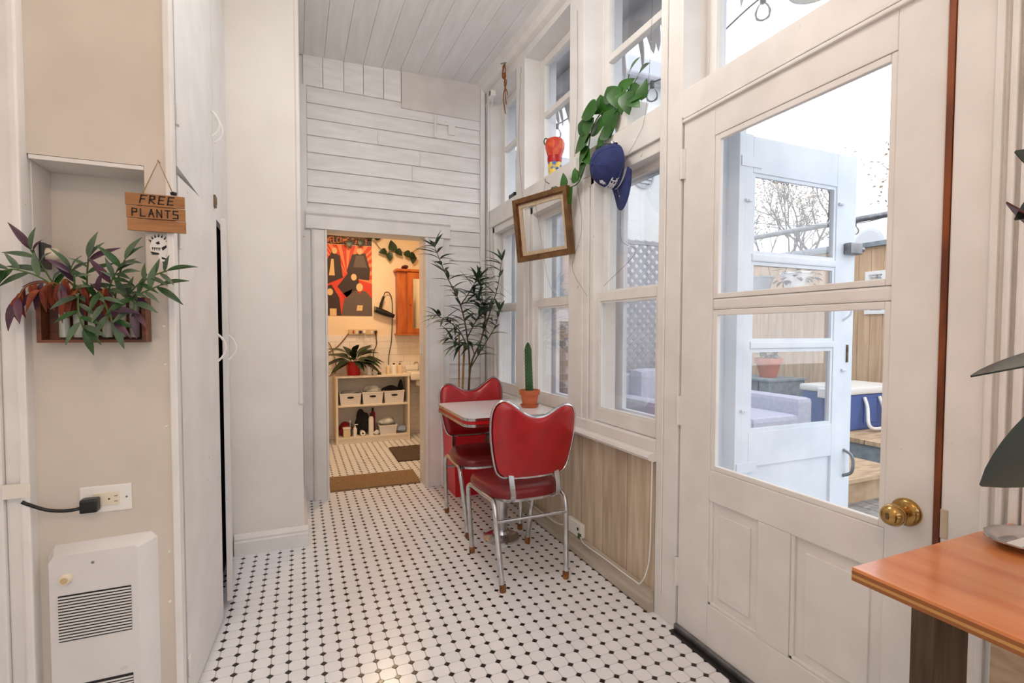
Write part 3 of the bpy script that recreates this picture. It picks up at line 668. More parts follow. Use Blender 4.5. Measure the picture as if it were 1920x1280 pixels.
crumple('paper_heap', (.735, 5.62, .545), (.10, .085, .055), 'paper_bag', 'crumpled white and green paper packets in the stuffed basket', 'packets', 2)
crumple('toiletry_pouch', (.945, 5.63, .54), (.085, .08, .045), 'cloth_dark', 'black toiletry pouch in the basket of bottles', 'pouch', 3)
crumple('black_bag', (1.055, 5.70, .50), (.042, .07, .125), 'cloth_dark', 'tall black bag squeezed beside the basket on middle shelf', 'bag', 4)
crumple('black_pouch', (.635, 5.66, .20), (.07, .09, .13), 'cloth_dark', 'black fabric pouch standing on the bottom shelf', 'pouch', 5)
crumple('pink_cloth', (.45, 5.66, .135), (.07, .09, .065), 'cloth_pink', 'dark pink cloth bundled on the bottom shelf', 'cloth', 6)
crumple('packet_heap', (.89, 5.62, .20), (.09, .085, .045), 'paper_bag', 'white packets piled in the woven basket', 'packets', 8)
crumple('blue_bag', (1.045, 5.60, .105), (.05, .06, .036), 'bag_blue', 'pale blue plastic bag on the bottom shelf', 'bag', 9)
def bottle(name, c, r, h, mat, label, capmat=None, nozzle=False, cat='bottle'):
    t = thing(name, label, cat, c)
    part('body', MB().lathe([(0, 0), (r, 0), (r, h*.72), (r*.8, h*.82), (r*.35, h*.87), (r*.35, h*.9), (0, h*.9)], c, 16), mat, t, 40)
    cm = MB().lathe([(r*.42, h*.86), (r*.42, h), (0, h)], c, 12)
    if nozzle: cm.cyl((c[0], c[1], c[2]+h), (c[0], c[1], c[2]+h*1.14), .003, n=6).box(c[0]-.005, c[0]+.03, c[1]-.005, c[1]+.005, c[2]+h*1.12, c[2]+h*1.19, .002)
    part('cap', cm, capmat or mat, t, 40); return t
bottle('lotion_bottle', (.905, 5.60, .722), .025, .10, 'lotion', 'cream lotion bottle on shelf top', 'white_plastic')
bottle('rinse_bottle', (.965, 5.58, .722), .026, .12, 'white_plastic', 'white bottle with dark cap on shelf top', 'black_plastic')
bottle('soap_dispenser', (1.035, 5.61, .722), .031, .115, 'lotion', 'tan pump soap dispenser on shelf top', 'grey_metal', True, 'soap dispenser')
t = thing('toothbrush_cup', 'white cup with toothbrush on shelf top', 'cup', (.70, 5.57, .722)); part('cup', MB().lathe([(0, 0), (.026, 0), (.028, .09), (.024, .09), (.022, .01)], (.70, 5.57, .722), 16), 'white_plastic', t, 40); part('brush', MB().tube([(.70, 5.57, .74), (.715, 5.58, .87), (.718, 5.58, .90)], .004, 6), 'black_plastic', t)
bottle('small_jar', (.755, 5.56, .722), .016, .03, 'white_plastic', 'tiny white jar beside the cup', cat='jar')
bottle('hair_brush', (.81, 5.58, .722), .02, .028, 'black_plastic', 'small black item lying on shelf top', cat='brush')
bottle('spray_can', (.715, 5.57, .07), .028, .235, 'white_plastic', 'tall white spray can with black cap on bottom shelf', 'black_plastic', cat='spray can')
bottle('spray_can', (.755, 5.73, .07), .026, .27, 'cloth_pink', 'tall dark red can with black cap at the back of bottom shelf', 'black_plastic', cat='spray can')
bottle('cleaner_bottle', (.50, 5.58, .07), .018, .17, 'grey_metal', 'slim grey bottle on bottom shelf', 'white_plastic')
bottle('pump_bottle', (.545, 5.545, .07), .020, .11, 'white_plastic', 'small white pump bottle on bottom shelf', 'white_plastic', True)
t = thing('wipes_tub', 'square cream tub with lid on bottom shelf', 'tub', (.46, 5.55, .07)); part('body', MB().box(.425, .495, 5.52, 5.585, .07, .155, .008), 'lotion', t); part('lid', MB().box(.421, .499, 5.516, 5.589, .155, .172, .005), 'white_plastic', t)
t = thing('paper_roll', 'white roll lying on bottom shelf', 'roll', (.625, 5.55, .07)); part('roll', MB().lathe([(.010, 0), (.027, 0), (.027, .08), (.010, .08)], (.625, 5.535, .098), 18, 'y'), 'white_plastic', t, 40); part('core', MB().lathe([(.010, .001), (.010, .079)], (.625, 5.535, .098), 14, 'y'), 'strip_tan', t)
crumple('wash_puff', (.775, 5.545, .095), (.03, .025, .025), 'paper_bag', 'small cream sponge lying before the woven basket', 'sponge', 12)
# bathroom plant
bp_ = thing('peace_lily', 'broad-leaved plant in a glossy red pot on the shelf', 'potted plant', (.545, 5.62, .722))
part('pot', MB().lathe([(0, 0), (.068, 0), (.082, .13), (.084, .14), (.076, .14), (.07, .02), (0, .02)], (.545, 5.62, .722), 24), 'red_pot', bp_, 40); part('soil', MB().lathe([(.076, .12), (0, .125)], (.545, 5.62, .722), 16), 'soil', bp_)
lm = leaf_mesh('leaf', .19, .085, 'leaf_dark', .75, .15, shape='oval')
rr = random.Random(5)
for k in range(34):
    a = rr.uniform(0, 2*PI); el = rr.uniform(.1, 1.2); L0 = rr.uniform(.05, .13)
    dv = Vector((math.cos(a)*math.cos(el), math.sin(a)*math.cos(el)*.6, math.sin(el))); p = Vector((.545, 5.61, .84))+dv*L0
    if p.y+dv.y*.22 > 5.75: continue
    part('stalk', MB().tube([(.545+dv.x*.02, 5.62+dv.y*.02, .83), p], .0025, 5), 'stem_green', bp_) if k % 2 == 0 else None
    inst('leaf', lm, bp_, frame_mat(p, dv+Vector((0, -.1, -.1)), (0, -.35, 1), rr.uniform(.75, 1.1)))
# power strip, dryer, cords, cabinet, sink, vine
t = thing('power_strip', 'beige power strip with plugs on bathroom wall', 'power strip', (.665, YB, 1.15)); part('body', MB().box(.512, .822, YB-.035, YB, 1.152, 1.212, .006), 'strip_tan', t)
part('switch', MB().box(.555, .570, YB-.040, YB-.034, 1.165, 1.20, .002), 'red_band', t)
for x in (.60, .64, .68, .76): part('socket', MB().box(x-.012, x+.012, YB-.0365, YB-.034, 1.165, 1.2, .001), 'ivory', t)
for x, mt in ((.635, 'black_plastic'), (.675, 'white_plastic'), (.80, 'black_plastic')): part('plug', MB().box(x-.014, x+.014, YB-.065, YB-.036, 1.168, 1.198, .005), mt, t)
part('cord', MB().tube(curve_pts([(.515, YB-.02, 1.17), (.42, YB-.02, 1.05), (.34, YB-.02, .98), (.22, YB-.02, .92)], 8), .006, 6), 'cord_brown', t, 60)['label'] = 'brown cord running from power strip down the wall'
part('cord', MB().tube(curve_pts([(.22, YB-.02, 1.13), (.32, YB-.02, 1.04), (.38, YB-.03, .78), (.30, YB-.03, .70), (.2, YB-.03, .74)], 8), .005, 6), 'cord_brown', t, 60)['label'] = 'brown cord looping beside the red pot'
part('cord', MB().tube(curve_pts([(.80, YB-.05, 1.168), (.81, YB-.04, 1.05), (.775, YB-.04, .95), (.78, YB-.04, .85), (.76, YB-.05, .74)], 8), .005, 6), 'black_plastic', t, 60)['label'] = 'black cord hanging from power strip to shelf top'
part('cord', MB().tube(curve_pts([(.675, YB-.05, 1.168), (.70, YB-.05, 1.10), (.745, YB-.04, .98), (.75, YB-.04, .88)], 8), .003, 6), 'white_plastic', t, 60)['label'] = 'thin white cord hanging from power strip'
def cord(name, ctrl, r, mat, label, cat='cord'): return tag(part(name, MB().tube(curve_pts(ctrl, 8), r, 6), mat, None, 60), label, cat)
dr = thing('hair_dryer', 'black hair dryer hanging by its cord loop', 'hair dryer', (.90, YB-.06, 1.38))
part('barrel', MB().tube([(.790, YB-.06, 1.437), (.83, YB-.06, 1.424), (.90, YB-.06, 1.398), (.97, YB-.06, 1.372), (1.005, YB-.06, 1.362)], .03, 16, radii=[.031, .034, .034, .026, .022]), 'black_plastic', dr, 50)
part('handle', MB().tube([(.845, YB-.06, 1.43), (.862, YB-.06, 1.50), (.89, YB-.06, 1.585)], .016, 10, radii=[.017, .017, .013]), 'black_plastic', dr, 50)
part('nozzle_ring', MB().lathe([(.026, 0), (.033, 0), (.033, .01)], (.787, YB-.06, 1.438), 16, 'x'), 'grey_metal', dr)
part('power_cord', MB().tube(curve_pts([(.89, YB-.06, 1.585), (.905, YB-.05, 1.625), (.95, YB-.03, 1.63), (.985, YB-.02, 1.56), (.99, YB-.02, 1.40), (.98, YB-.02, 1.1), (.95, YB-.02, .92), (.945, YB-.02, .80)], 8), .005, 6), 'black_plastic', dr, 60)
cbx = thing('wall_cabinet', 'pine bathroom wall cabinet with mirrored door', 'cabinet', (1.24, 5.75, 1.15))
part('body', MB().box(1.03, 1.50, 5.681, YB, 1.169, 1.859, .003), 'pine', cbx); part('cornice', MB().box(1.005, 1.512, 5.645, YB, 1.86, 1.89, .01), 'pine', cbx); part('base_moulding', MB().box(1.015, 1.510, 5.66, YB, 1.148, 1.168, .005), 'pine', cbx)
dd_ = part('door', MB().box(1.135, 1.20, 5.66, 5.68, 1.17, 1.855, .003).box(1.44, 1.498, 5.66, 5.68, 1.17, 1.855, .003).box(1.20, 1.44, 5.66, 5.68, 1.17, 1.225, .003).box(1.20, 1.44, 5.66, 5.68, 1.785, 1.855, .003), 'pine', cbx)
part('mirror_pane', MB().box(1.198, 1.442, 5.668, 5.674, 1.22, 1.79), 'mirror', dd_); part('knob', MB().lathe([(.004, 0), (.009, -.008), (.011, -.016), (0, -.022)], (1.165, 5.66, 1.50), 12, 'y'), 'pine', dd_, 50)
crumple('seashell', (1.12, 5.72, 1.915), (.04, .03, .024), 'leaf_burgundy', 'small red-brown shell on top of the pine cabinet', 'shell', 21)
vn = thing('wall_vine', 'trailing heart-leaf vine strung across bathroom wall', 'vine', (1.0, YB-.03, 2.1))
vp = curve_pts([(.44, YB-.03, 2.16), (.60, YB-.03, 2.20), (.77, YB-.03, 2.21), (.864, YB-.03, 2.115), (.94, YB-.03, 2.085), (1.01, YB-.03, 2.10), (1.10, YB-.03, 2.10), (1.18, YB-.03, 2.07), (1.25, YB-.03, 2.12), (1.36, YB-.03, 2.18)], 6)
part('stem', MB().tube(vp, .004, 6), 'stem', vn); hl = leaf_mesh('leaf', .105, .085, 'leaf_dark', .2, .15, shape='heart')
for (x, z, dx, dz_, s) in ((.77, 2.22, -.5, .8, 1), (.79, 2.23, .9, .35, 1), (.93, 2.09, -.9, -.1, .9), (.955, 2.08, .1, -1, .95), (1.0, 2.10, -.2, 1, 1.15), (1.03, 2.12, .5, -.5, .95), (1.13, 2.10, .6, -.5, 1.0), (1.18, 2.08, .7, -.4, .9), (1.23, 2.06, -.1, -1, .9), (.52, 2.18, .2, -1, .8), (.66, 2.2, -.3, -.9, .8), (1.33, 2.17, .6, .5, .8)):
    inst('leaf', hl, vn, frame_mat((x, YB-.045, z), (dx, -.25, dz_), (0, -1, .3), s))
sk = thing('bathroom_sink', 'white wall sink with chrome tap beside the shelf', 'sink', (1.40, 5.62, .64))
part('basin', MB().box(1.13, 1.51, 5.46, YB-.008, .655, .742, .02).box(1.2, 1.46, 5.52, YB-.01, .58, .654, .03), 'porcelain', sk); part('backsplash', MB().box(1.135, 1.505, 5.78, YB-.009, .743, .80, .01), 'porcelain', sk)
part('tap', MB().cyl((1.27, 5.70, .742), (1.27, 5.70, .80), .016, .012).tube(curve_pts([(1.27, 5.70, .79), (1.25, 5.68, .835), (1.21, 5.64, .835), (1.195, 5.62, .815)], 4), .009, 8), 'chrome', sk, 50)
part('drain_pipe', MB().tube(curve_pts([(1.34, 5.66, .59), (1.34, 5.66, .45), (1.30, 5.70, .36), (1.36, 5.76, .33), (1.40, 5.82, .40)], 6), .018, 8), 'rust', sk, 50)
def rug(name, x0, x1, y0, y1, skew, mat, label):
    mb = MB().add([(x0, y0, 0), (x1, y0+skew, 0), (x1+.02, y1+skew, 0), (x0+.01, y1, 0), (x0+.004, y0+.004, .012), (x1-.004, y0+skew+.004, .012), (x1+.016, y1+skew-.004, .012), (x0+.014, y1-.004, .012)],
        [(0, 3, 2, 1), (4, 5, 6, 7), (0, 1, 5, 4), (1, 2, 6, 5), (2, 3, 7, 6), (3, 0, 4, 7)])
    return tag(part(name, mb, mat), label, 'mat')
rug('door_mat', .205, .875, 3.90, 4.28, -.02, 'mat_brown', 'tan ribbed mat in the bathroom doorway'); rug('bath_mat', .825, 1.30, 4.58, 5.16, 0, 'mat_dark', 'dark brown bath mat before the sink')

# ================================================================== LEFT WALL THINGS
ht = thing('wall_heater', 'white enamel wall fan heater with black louvre grilles', 'heater', (-.51, 1.73, .05))
body = [(-.633, .03), (-.633, .585), (-.618, .612), (-.40, .618), (-.384, .60), (-.384, .03)]
m = MB(); n = len(body)
inner = [(-.622, .045), (-.622, .575), (-.612, .590), (-.432, .594), (-.425, .586), (-.425, .045)]
m.add([(u, 1.73, v) for u, v in body]+[(u, 1.698, v) for u, v in inner], [(i, (i+1) % n, n+(i+1) % n, n+i) for i in range(n)]+[tuple(range(n, 2*n))])
part('cover', m, 'heater_enamel', ht)
for z0, z1 in ((.355, .482), (.10, .230)):
    part('grille_recess', MB().box(-.604, -.442, 1.6965, 1.6985, z0, z1), 'black_plastic', ht)
    k = z0+.004
    while k < z1-.003:
        part('louvre', MB().box(-.604, -.442, 1.6945, 1.697, k, k+.0042), 'heater_enamel', ht); k += .0082
kn = part('thermostat_knob', MB().lathe([(0, -.014), (.011, -.014), (.013, -.010), (.0145, 0)], (-.586, 1.698, .527), 20, 'y'), 'ivory', ht, 40); part('knob_face', MB().lathe([(0, -.0146), (.0085, -.0146), (.0085, -.013)], (-.586, 1.698, .527), 18, 'y'), 'strip_tan', kn)
part('screw', MB().lathe([(0, -.002), (.0035, -.0015), (.004, 0)], (-.527, 1.698, .562), 10, 'y'), 'grey_metal', ht)
part('emblem', MB().prism(blob((-.463, .248), .010, .0045, 14), .0006, Yp(1.698)), 'patch', ht)
ol = thing('wall_outlet', 'horizontal white wall outlet above the heater', 'outlet', (-.5, 1.73, .69))
part('plate', MB().box(-.560, -.442, 1.724, 1.73, .690, .765, .003), 'white_plastic', ol); part('receptacle', MB().box(-.530, -.470, 1.7215, 1.7245, .708, .746, .002), 'ivory', ol)
part('slots', MB().box(-.482, -.474, 1.7210, 1.722, .718, .7195).box(-.482, -.474, 1.7210, 1.722, .733, .7345).lathe([(0, -.0006), (.0026, 0)], (-.494, 1.7215, .7265), 8, 'y'), 'black_ink', ol)
part('screw', MB().lathe([(0, -.0015), (.003, 0)], (-.454, 1.724, .7275), 8, 'y'), 'grey_metal', ol)
cd = thing('black_plug_cord', 'thick black cord with plug in the wall outlet', 'cord', (-.53, 1.71, .71))
part('plug', MB().box(-.552, -.512, 1.690, 1.7215, .700, .738, .006), 'black_plastic', cd); part('cable', MB().tube(curve_pts([(-.545, 1.705, .714), (-.58, 1.700, .712), (-.62, 1.698, .720), (-.655, 1.690, .742), (-.668, 1.687, .752)], 6), .0048, 8), 'black_plastic', cd, 60)
tag(part('tape_strip', MB().box(-.706, -.650, 1.6875, 1.6895, .762, .80), 'tape'), 'strip of cream tape holding the black cord to the casing', 'tape')
# planter box
pb = thing('wall_planter', 'shallow brown wooden wall box of glass tubes with trailing purple and green plants', 'planter', (-.505, 1.70, 1.17))
YP0, YP1 = 1.672, 1.729
part('frame_side', MB().box(-.622, -.612, YP0, YP1, 1.172, 1.290, .001), 'box_wood', pb); part('frame_side', MB().box(-.397, -.387, YP0, YP1, 1.172, 1.290, .001), 'box_wood', pb)
part('frame_bottom', MB().box(-.622, -.387, YP0, YP1, 1.166, 1.174, .001), 'box_wood', pb); part('backing', MB().box(-.612, -.397, 1.722, 1.729, 1.174, 1.286), 'box_wood', pb)
for k in range(6):
    x = -.575+k*.031; part('glass_tube', MB().lathe([(0, .004), (.012, .008), (.012, .115), (.010, .115), (.010, .01)], (x, 1.705, 1.172), 14), 'vial', pb, 40)
lg = [leaf_mesh('leaf', .085, .026, m_, .3, .3, shape='lance') for m_ in ('leaf_trad', 'leaf_trad', 'leaf_purple', 'leaf_green')]; ld = leaf_mesh('leaf', .07, .024, 'leaf_dead', .6, .9, shape='lance')
rr = random.Random(11)
def stem_leaves(ctrl, lv, meshes, s=1.0):
    pts = curve_pts(ctrl, 6); part('stem', MB().tube(pts, .0022, 5), 'stem_green' if lv != 'dead' else 'rust', pb)
    n = len(pts)
    for k in range(1, n, 2):
        d = (pts[min(k+1, n-1)]-pts[k-1]).normalized(); sd = 1 if (k//2) % 2 else -1
        side = Vector((d.z, 0, -d.x))*sd; dv = d*.55+side*.75+Vector((0, rr.uniform(-.8, .0), rr.uniform(-.15, .3)))
        if lv == 'dead': dv = Vector((rr.uniform(-.4, .4), rr.uniform(-.3, 0), -1))
        inst('leaf', rr.choice(meshes), pb, frame_mat(pts[k], dv, (0, -.8, .6), s*rr.uniform(.6, 1.1)))
    d = (pts[-1]-pts[-2]).normalized(); inst('leaf', rr.choice(meshes), pb, frame_mat(pts[-1], d, (0, -.7, .7), s)); inst('leaf', rr.choice(meshes), pb, frame_mat(pts[-1], d+Vector((.5, -.3, .3)), (0, -.7, .7), s*.8))
YS = 1.690
for c in ([(-.57, YS, 1.28), (-.60, 1.66, 1.33), (-.645, 1.64, 1.35), (-.665, 1.63, 1.345)], [(-.57, YS, 1.28), (-.60, 1.66, 1.36), (-.615, 1.64, 1.40)],
          [(-.52, YS, 1.28), (-.51, 1.66, 1.34), (-.50, 1.64, 1.385)], [(-.46, YS, 1.28), (-.44, 1.65, 1.34), (-.42, 1.63, 1.385)],
          [(-.44, YS, 1.28), (-.40, 1.65, 1.32), (-.36, 1.63, 1.345), (-.325, 1.62, 1.36)], [(-.44, YS, 1.28), (-.39, 1.65, 1.30), (-.345, 1.63, 1.32)],
          [(-.50, YS, 1.28), (-.48, 1.64, 1.30), (-.46, 1.62, 1.26), (-.445, 1.615, 1.22)], [(-.53, YS, 1.28), (-.52, 1.63, 1.29), (-.515, 1.615, 1.24), (-.505, 1.61, 1.205)],
          [(-.48, YS, 1.28), (-.455, 1.65, 1.33), (-.44, 1.63, 1.35)], [(-.55, YS, 1.28), (-.53, 1.64, 1.33), (-.53, 1.62, 1.35)], [(-.42, YS, 1.28), (-.405, 1.64, 1.29), (-.40, 1.62, 1.25)]):
    stem_leaves(c, 'live', lg, .84)
for c in ([(-.56, YS, 1.29), (-.59, 1.65, 1.32), (-.625, 1.64, 1.31), (-.64, 1.635, 1.28)], [(-.55, YS, 1.29), (-.575, 1.65, 1.32), (-.60, 1.64, 1.30)], [(-.50, YS, 1.29), (-.515, 1.65, 1.315), (-.535, 1.64, 1.29)], [(-.47, YS, 1.29), (-.47, 1.65, 1.31), (-.475, 1.64, 1.28)], [(-.53, YS, 1.29), (-.55, 1.65, 1.33), (-.565, 1.65, 1.31)]):
    stem_leaves(c, 'dead', [ld, ld, lg[2]])
# sign
sg = thing('hanging_sign', 'small slatted wooden sign hand-lettered FREE PLANTS on twine', 'sign', (-.365, 1.712, 1.53))
for k, (z0, z1) in enumerate(((1.5475, 1.581), (1.5125, 1.5455), (1.4775, 1.5105))): part('slat', MB().box(-.436+k*.002, -.296+k*.001, 1.706, 1.714, z0, z1, .001), 'sign_wood', sg)
part('batten', MB().box(-.41, -.40, 1.714, 1.720, 1.48, 1.58).box(-.33, -.32, 1.714, 1.720, 1.48, 1.58), 'sign_wood', sg)
part('lettering', lettering('FREE', .021, .0145, .0036, lambda u, v, w: (-.402+u+v*.15, 1.706-w, 1.555+v), gap=.5), 'ink', sg)
part('lettering', lettering('PLANTS', .020, .0135, .0034, lambda u, v, w: (-.420+u, 1.706-w, 1.518+v), gap=.42), 'ink', sg)
part('twine', MB().tube([(-.397, 1.712, 1.58), (-.358, 1.712, 1.677), (-.322, 1.712, 1.583)], .0016, 6).cyl((-.358, 1.705, 1.677), (-.358, 1.732, 1.677), .0015, n=6), 'twine', sg)
part('striped_bead', MB().tube([(-.328, 1.704, 1.586), (-.322, 1.703, 1.588), (-.314, 1.704, 1.586)], .005, 8), 'black_ink', sg)
stk = thing('monster_sticker', 'black and white sticker of a spiky toothed monster head', 'sticker', (-.36, 1.729, 1.43))
mpS = lambda u, v, w: (-.392+u*.055, 1.7298-w, 1.385+v*.085)
part('shape', MB().prism([(.1, .62), (.2, .86), (.45, .98), (.75, .95), (.9, .75), (.92, .55), (.8, .35), (.95, .1), (.7, 0), (.52, .2), (.4, .4), (.15, .42)], .0006, mpS), 'white_plastic', stk)
ik = MB()
for k in range(7):
    a = .5+k*.33; ik.prism([(.5+.4*math.cos(a), .62+.33*math.sin(a)), (.5+.55*math.cos(a+.1), .62+.45*math.sin(a+.1)), (.5+.4*math.cos(a+.22), .62+.33*math.sin(a+.22))], .0010, mpS)
for k in range(5): ik.prism([(.18+k*.08, .60), (.22+k*.08, .48), (.25+k*.08, .60)], .0010, mpS)
for P_ in ([(.85, .72), (1.05, .95), (1.0, .7), (.9, .6)], [(.12, .46), (.5, .42), (.5, .36), (.2, .36)], [(.35, .76), (.5, .82), (.55, .72), (.42, .70)], [(.6, .3), (.8, .25), (.85, .2), (.62, .22)], [(.62, .15), (.8, .1), (.82, .05), (.66, .05)], [(.6, .6), (.82, .7), (.84, .62), (.66, .5)]): ik.prism(P_, .0010, mpS)
part('ink', ik, 'black_ink', stk)
t = thing('niche_fitting', 'small ivory socket fitting on the niche side', 'fitting', (-.648, 1.80, 1.42)); part('block', MB().box(-.650, -.640, 1.775, 1.83, 1.37, 1.44, .003), 'black_plastic', t); part('knob', MB().lathe([(.018, 0), (.018, .02), (.012, .028), (0, .028)], (-.640, 1.80, 1.41), 16, 'x'), 'ivory', t, 40)

# ================================================================== TABLE AND CHAIRS
tb = thing('dinette_table', 'small white-topped dinette table with ribbed chrome and red edge', 'table', (1.07, 2.66, 0))
def rrect(x0, x1, y0, y1, r, n=6):
    P_ = []
    for cx_, cy_, a in ((x1-r, y1-r, 0), (x0+r, y1-r, PI/2), (x0+r, y0+r, PI), (x1-r, y0+r, 1.5*PI)):
        for k in range(n+1): P_.append((cx_+r*math.cos(a+k*PI/2/n), cy_+r*math.sin(a+k*PI/2/n)))
    return P_
flat = lambda z: (lambda u, v, w: (u, v, z+w))
TXX = (.80, 1.365, 2.475, 3.085)
part('table_top', MB().prism(rrect(*TXX, .06), .012, flat(.730)), 'laminate', tb, 40)
part('under_top', MB().prism(rrect(TXX[0]+.006, TXX[1]-.006, TXX[2]+.006, TXX[3]-.006, .055), .035, flat(.695)), 'patch', tb)
def band(z0, z1, off, mat, nm):
    o_ = rrect(TXX[0]-off, TXX[1]+off, TXX[2]-off, TXX[3]+off, .06+off); i_ = rrect(TXX[0]+.004, TXX[1]-.004, TXX[2]+.004, TXX[3]-.004, .056); n = len(o_)
    m = MB(); m.add([(u, v, z) for z in (z0, z1) for u, v in o_]+[(u, v, z) for z in (z0, z1) for u, v in i_],
        [(i, (i+1) % n, n+(i+1) % n, n+i) for i in range(n)]+[(n+i, n+(i+1) % n, 3*n+(i+1) % n, 3*n+i) for i in range(n)]+[(i, (i+1) % n, 2*n+(i+1) % n, 2*n+i) for i in range(n)]); part(nm, m, mat, tb, 40)
for z0, z1, of, mt, nm in ((.733, .7405, .004, 'chrome', 'chrome_rib'), (.726, .7325, .003, 'chrome', 'chrome_rib'), (.708, .726, .0015, 'red_band', 'red_stripe'), (.7005, .7075, .003, 'chrome', 'chrome_rib'), (.693, .700, .004, 'chrome', 'chrome_rib')): band(z0, z1, of, mt, nm)
part('pedestal', MB().cyl((1.07, 2.66, .02), (1.07, 2.66, .695), .034, n=20).box(.93, 1.21, 2.63, 2.69, .672, .695), 'chrome', tb, 40)
part('base_disc', MB().lathe([(0, 0), (.105, 0), (.105, .012), (.075, .028), (.05, .034), (.045, .05), (0, .05)], (1.07, 2.66, 0), 28), 'chrome', tb, 40)

def make_chair(label):
    c = thing('dinette_chair', label, 'chair', (0, 0, 0), 'red vinyl dinette chairs at the white table', local=True)
    # local: faces +Y, rear feet at y=-.222, front feet +.222
    out = []
    for k in range(40):
        a = 2*PI*k/40; hw_f = .218; hw_r = .178
        x = math.copysign(abs(math.cos(a))**.55, math.cos(a)); y = math.copysign(abs(math.sin(a))**.6, math.sin(a))
        hw = hw_r+(hw_f-hw_r)*(y+1)/2; out.append((x*hw, .015+y*.205))
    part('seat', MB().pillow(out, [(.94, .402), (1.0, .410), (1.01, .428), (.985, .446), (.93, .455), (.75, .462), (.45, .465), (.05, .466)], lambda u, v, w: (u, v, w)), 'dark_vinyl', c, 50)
    part('seat_pan', MB().pillow([(u*.95, v*.95) for u, v in out], [(1, .392), (1, .404)], lambda u, v, w: (u, v, w)), 'chrome', c)
    # backrest outline (x, z)
    O = [(-.150, .520), (-.08, .512), (0, .510), (.08, .512), (.150, .520), (.178, .545), (.196, .60), (.211, .68), (.217, .75), (.213, .80), (.198, .832), (.165, .848), (.125, .842), (.085, .822), (.045, .803), (0, .797),
         (-.045, .808), (-.085, .834), (-.125, .864), (-.160, .882), (-.190, .874), (-.210, .842), (-.217, .79), (-.213, .70), (-.198, .61), (-.180, .545)]
    O = [(p.x, p.y) for p in curve_pts([(a, b, 0) for a, b in O]+[(O[0][0], O[0][1], 0)], 2)][:-1]
    bend = lambda u, v: -.200-(v-.51)*.12+u*u*.55
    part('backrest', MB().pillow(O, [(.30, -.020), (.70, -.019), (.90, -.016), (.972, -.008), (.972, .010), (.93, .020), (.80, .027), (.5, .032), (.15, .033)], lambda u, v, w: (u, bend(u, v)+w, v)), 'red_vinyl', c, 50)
    part('chrome_edge', MB().tube([(u, bend(u, v)+.001, v) for u, v in O]+[(O[0][0], bend(*O[0])+.001, O[0][1])], .0075, 6, cap=False), 'chrome', c, 60)
    for s in (-1, 1):
        part('leg', MB().tube(curve_pts([(s*.166, -.222, .012), (s*.178, -.200, .20), (s*.186, -.178, .355), (s*.184, -.150, .392), (s*.182, -.11, .400), (s*.188, 0, .398)], 5), .0125, 10), 'chrome', c, 50)
        part('leg', MB().tube(curve_pts([(s*.164, .222, .012), (s*.182, .205, .20), (s*.197, .188, .355), (s*.197, .165, .390), (s*.194, .12, .400), (s*.188, 0, .398)], 5), .0125, 10), 'chrome', c, 50)
        for y in (-.222, .222): part('foot_cap', MB().lathe([(0, 0), (.014, 0), (.0155, .004), (.0155, .034), (.0125, .036)], (s*.165, y, 0), 12), 'rust', c, 40)
        sp = [(s*.115, -.10, .398), (s*.115, -.185, .400), (s*.115, -.224, .425), (s*.117, -.226, .46), (s*.118, -.212, .51), (s*.118, -.198, .545)]
        sp = curve_pts(sp, 4); m = MB()
        for p, q in zip(sp[:-1], sp[1:]):
            n_ = Vector((0, -(q-p).z, (q-p).y)).normalized()*.003
            m.add([(p.x-.012, *(p+n_)[1:]), (p.x+.012, *(p+n_)[1:]), (q.x+.012, *(q+n_)[1:]), (q.x-.012, *(q+n_)[1:]), (p.x-.012, *(p-n_)[1:]), (p.x+.012, *(p-n_)[1:]), (q.x+.012, *(q-n_)[1:]), (q.x-.012, *(q-n_)[1:])],
                  [(0, 1, 2, 3), (4, 5, 6, 7), (0, 1, 5, 4), (1, 2, 6, 5), (2, 3, 7, 6), (3, 0, 4, 7)])
        part('back_support', m, 'chrome', c)
    part('stretcher', MB().tube([(-.181, -.190, .315), (.181, -.190, .315)], .008, 8), 'chrome', c, 50)
    return c
ch1 = make_chair('red vinyl chrome chair with its back towards the back door, tucked under the white table'); ch1.location = (1.016, 2.32, 0)
ch2 = copy_tree(ch1); ch2.location = (1.055, 2.955, 0); ch2.rotation_euler.z = PI; ch2['label'] = 'red vinyl chrome chair in front of the red planter bin, facing the white table'

# cactus
ct = thing('potted_cactus', 'tall ribbed cactus in terracotta pot with saucer on the table', 'cactus', (1.275, 2.72, .7405)); c0 = (1.275, 2.72, .7405)
part('saucer', MB().lathe([(0, .0), (.045, 0), (.058, .018), (.054, .018), (.044, .006), (0, .006)], c0, 24), 'terracotta', ct, 40)
part('pot', MB().lathe([(0, .008), (.040, .008), (.054, .078), (.061, .078), (.064, .106), (.056, .106), (.05, .05), (0, .05)], c0, 28), 'terracotta', ct, 40); part('soil', MB().lathe([(.056, .094), (0, .098)], c0, 18), 'soil', ct)
m = MB(); rings = 14; nn = 15; vs = []; fs = []
for i in range(rings+1):
    t_ = i/rings; R = .021*(1-.1*t_) if i < rings-1 else (.014 if i == rings-1 else .004)
    for k in range(nn):
        rad = R*(1.18 if k % 3 == 0 else .80); a = 2*PI*k/nn; vs.append((c0[0]+rad*math.cos(a)-.012*t_, c0[1]+rad*math.sin(a), c0[2]+.09+.30*t_))
for i in range(rings):
    for k in range(nn): fs.append((i*nn+k, i*nn+(k+1) % nn, (i+1)*nn+(k+1) % nn, (i+1)*nn+k))
fs.append(tuple(range(rings*nn, (rings+1)*nn))); part('column', MB().add(vs, fs), 'cactus', ct, 30)
m = MB()
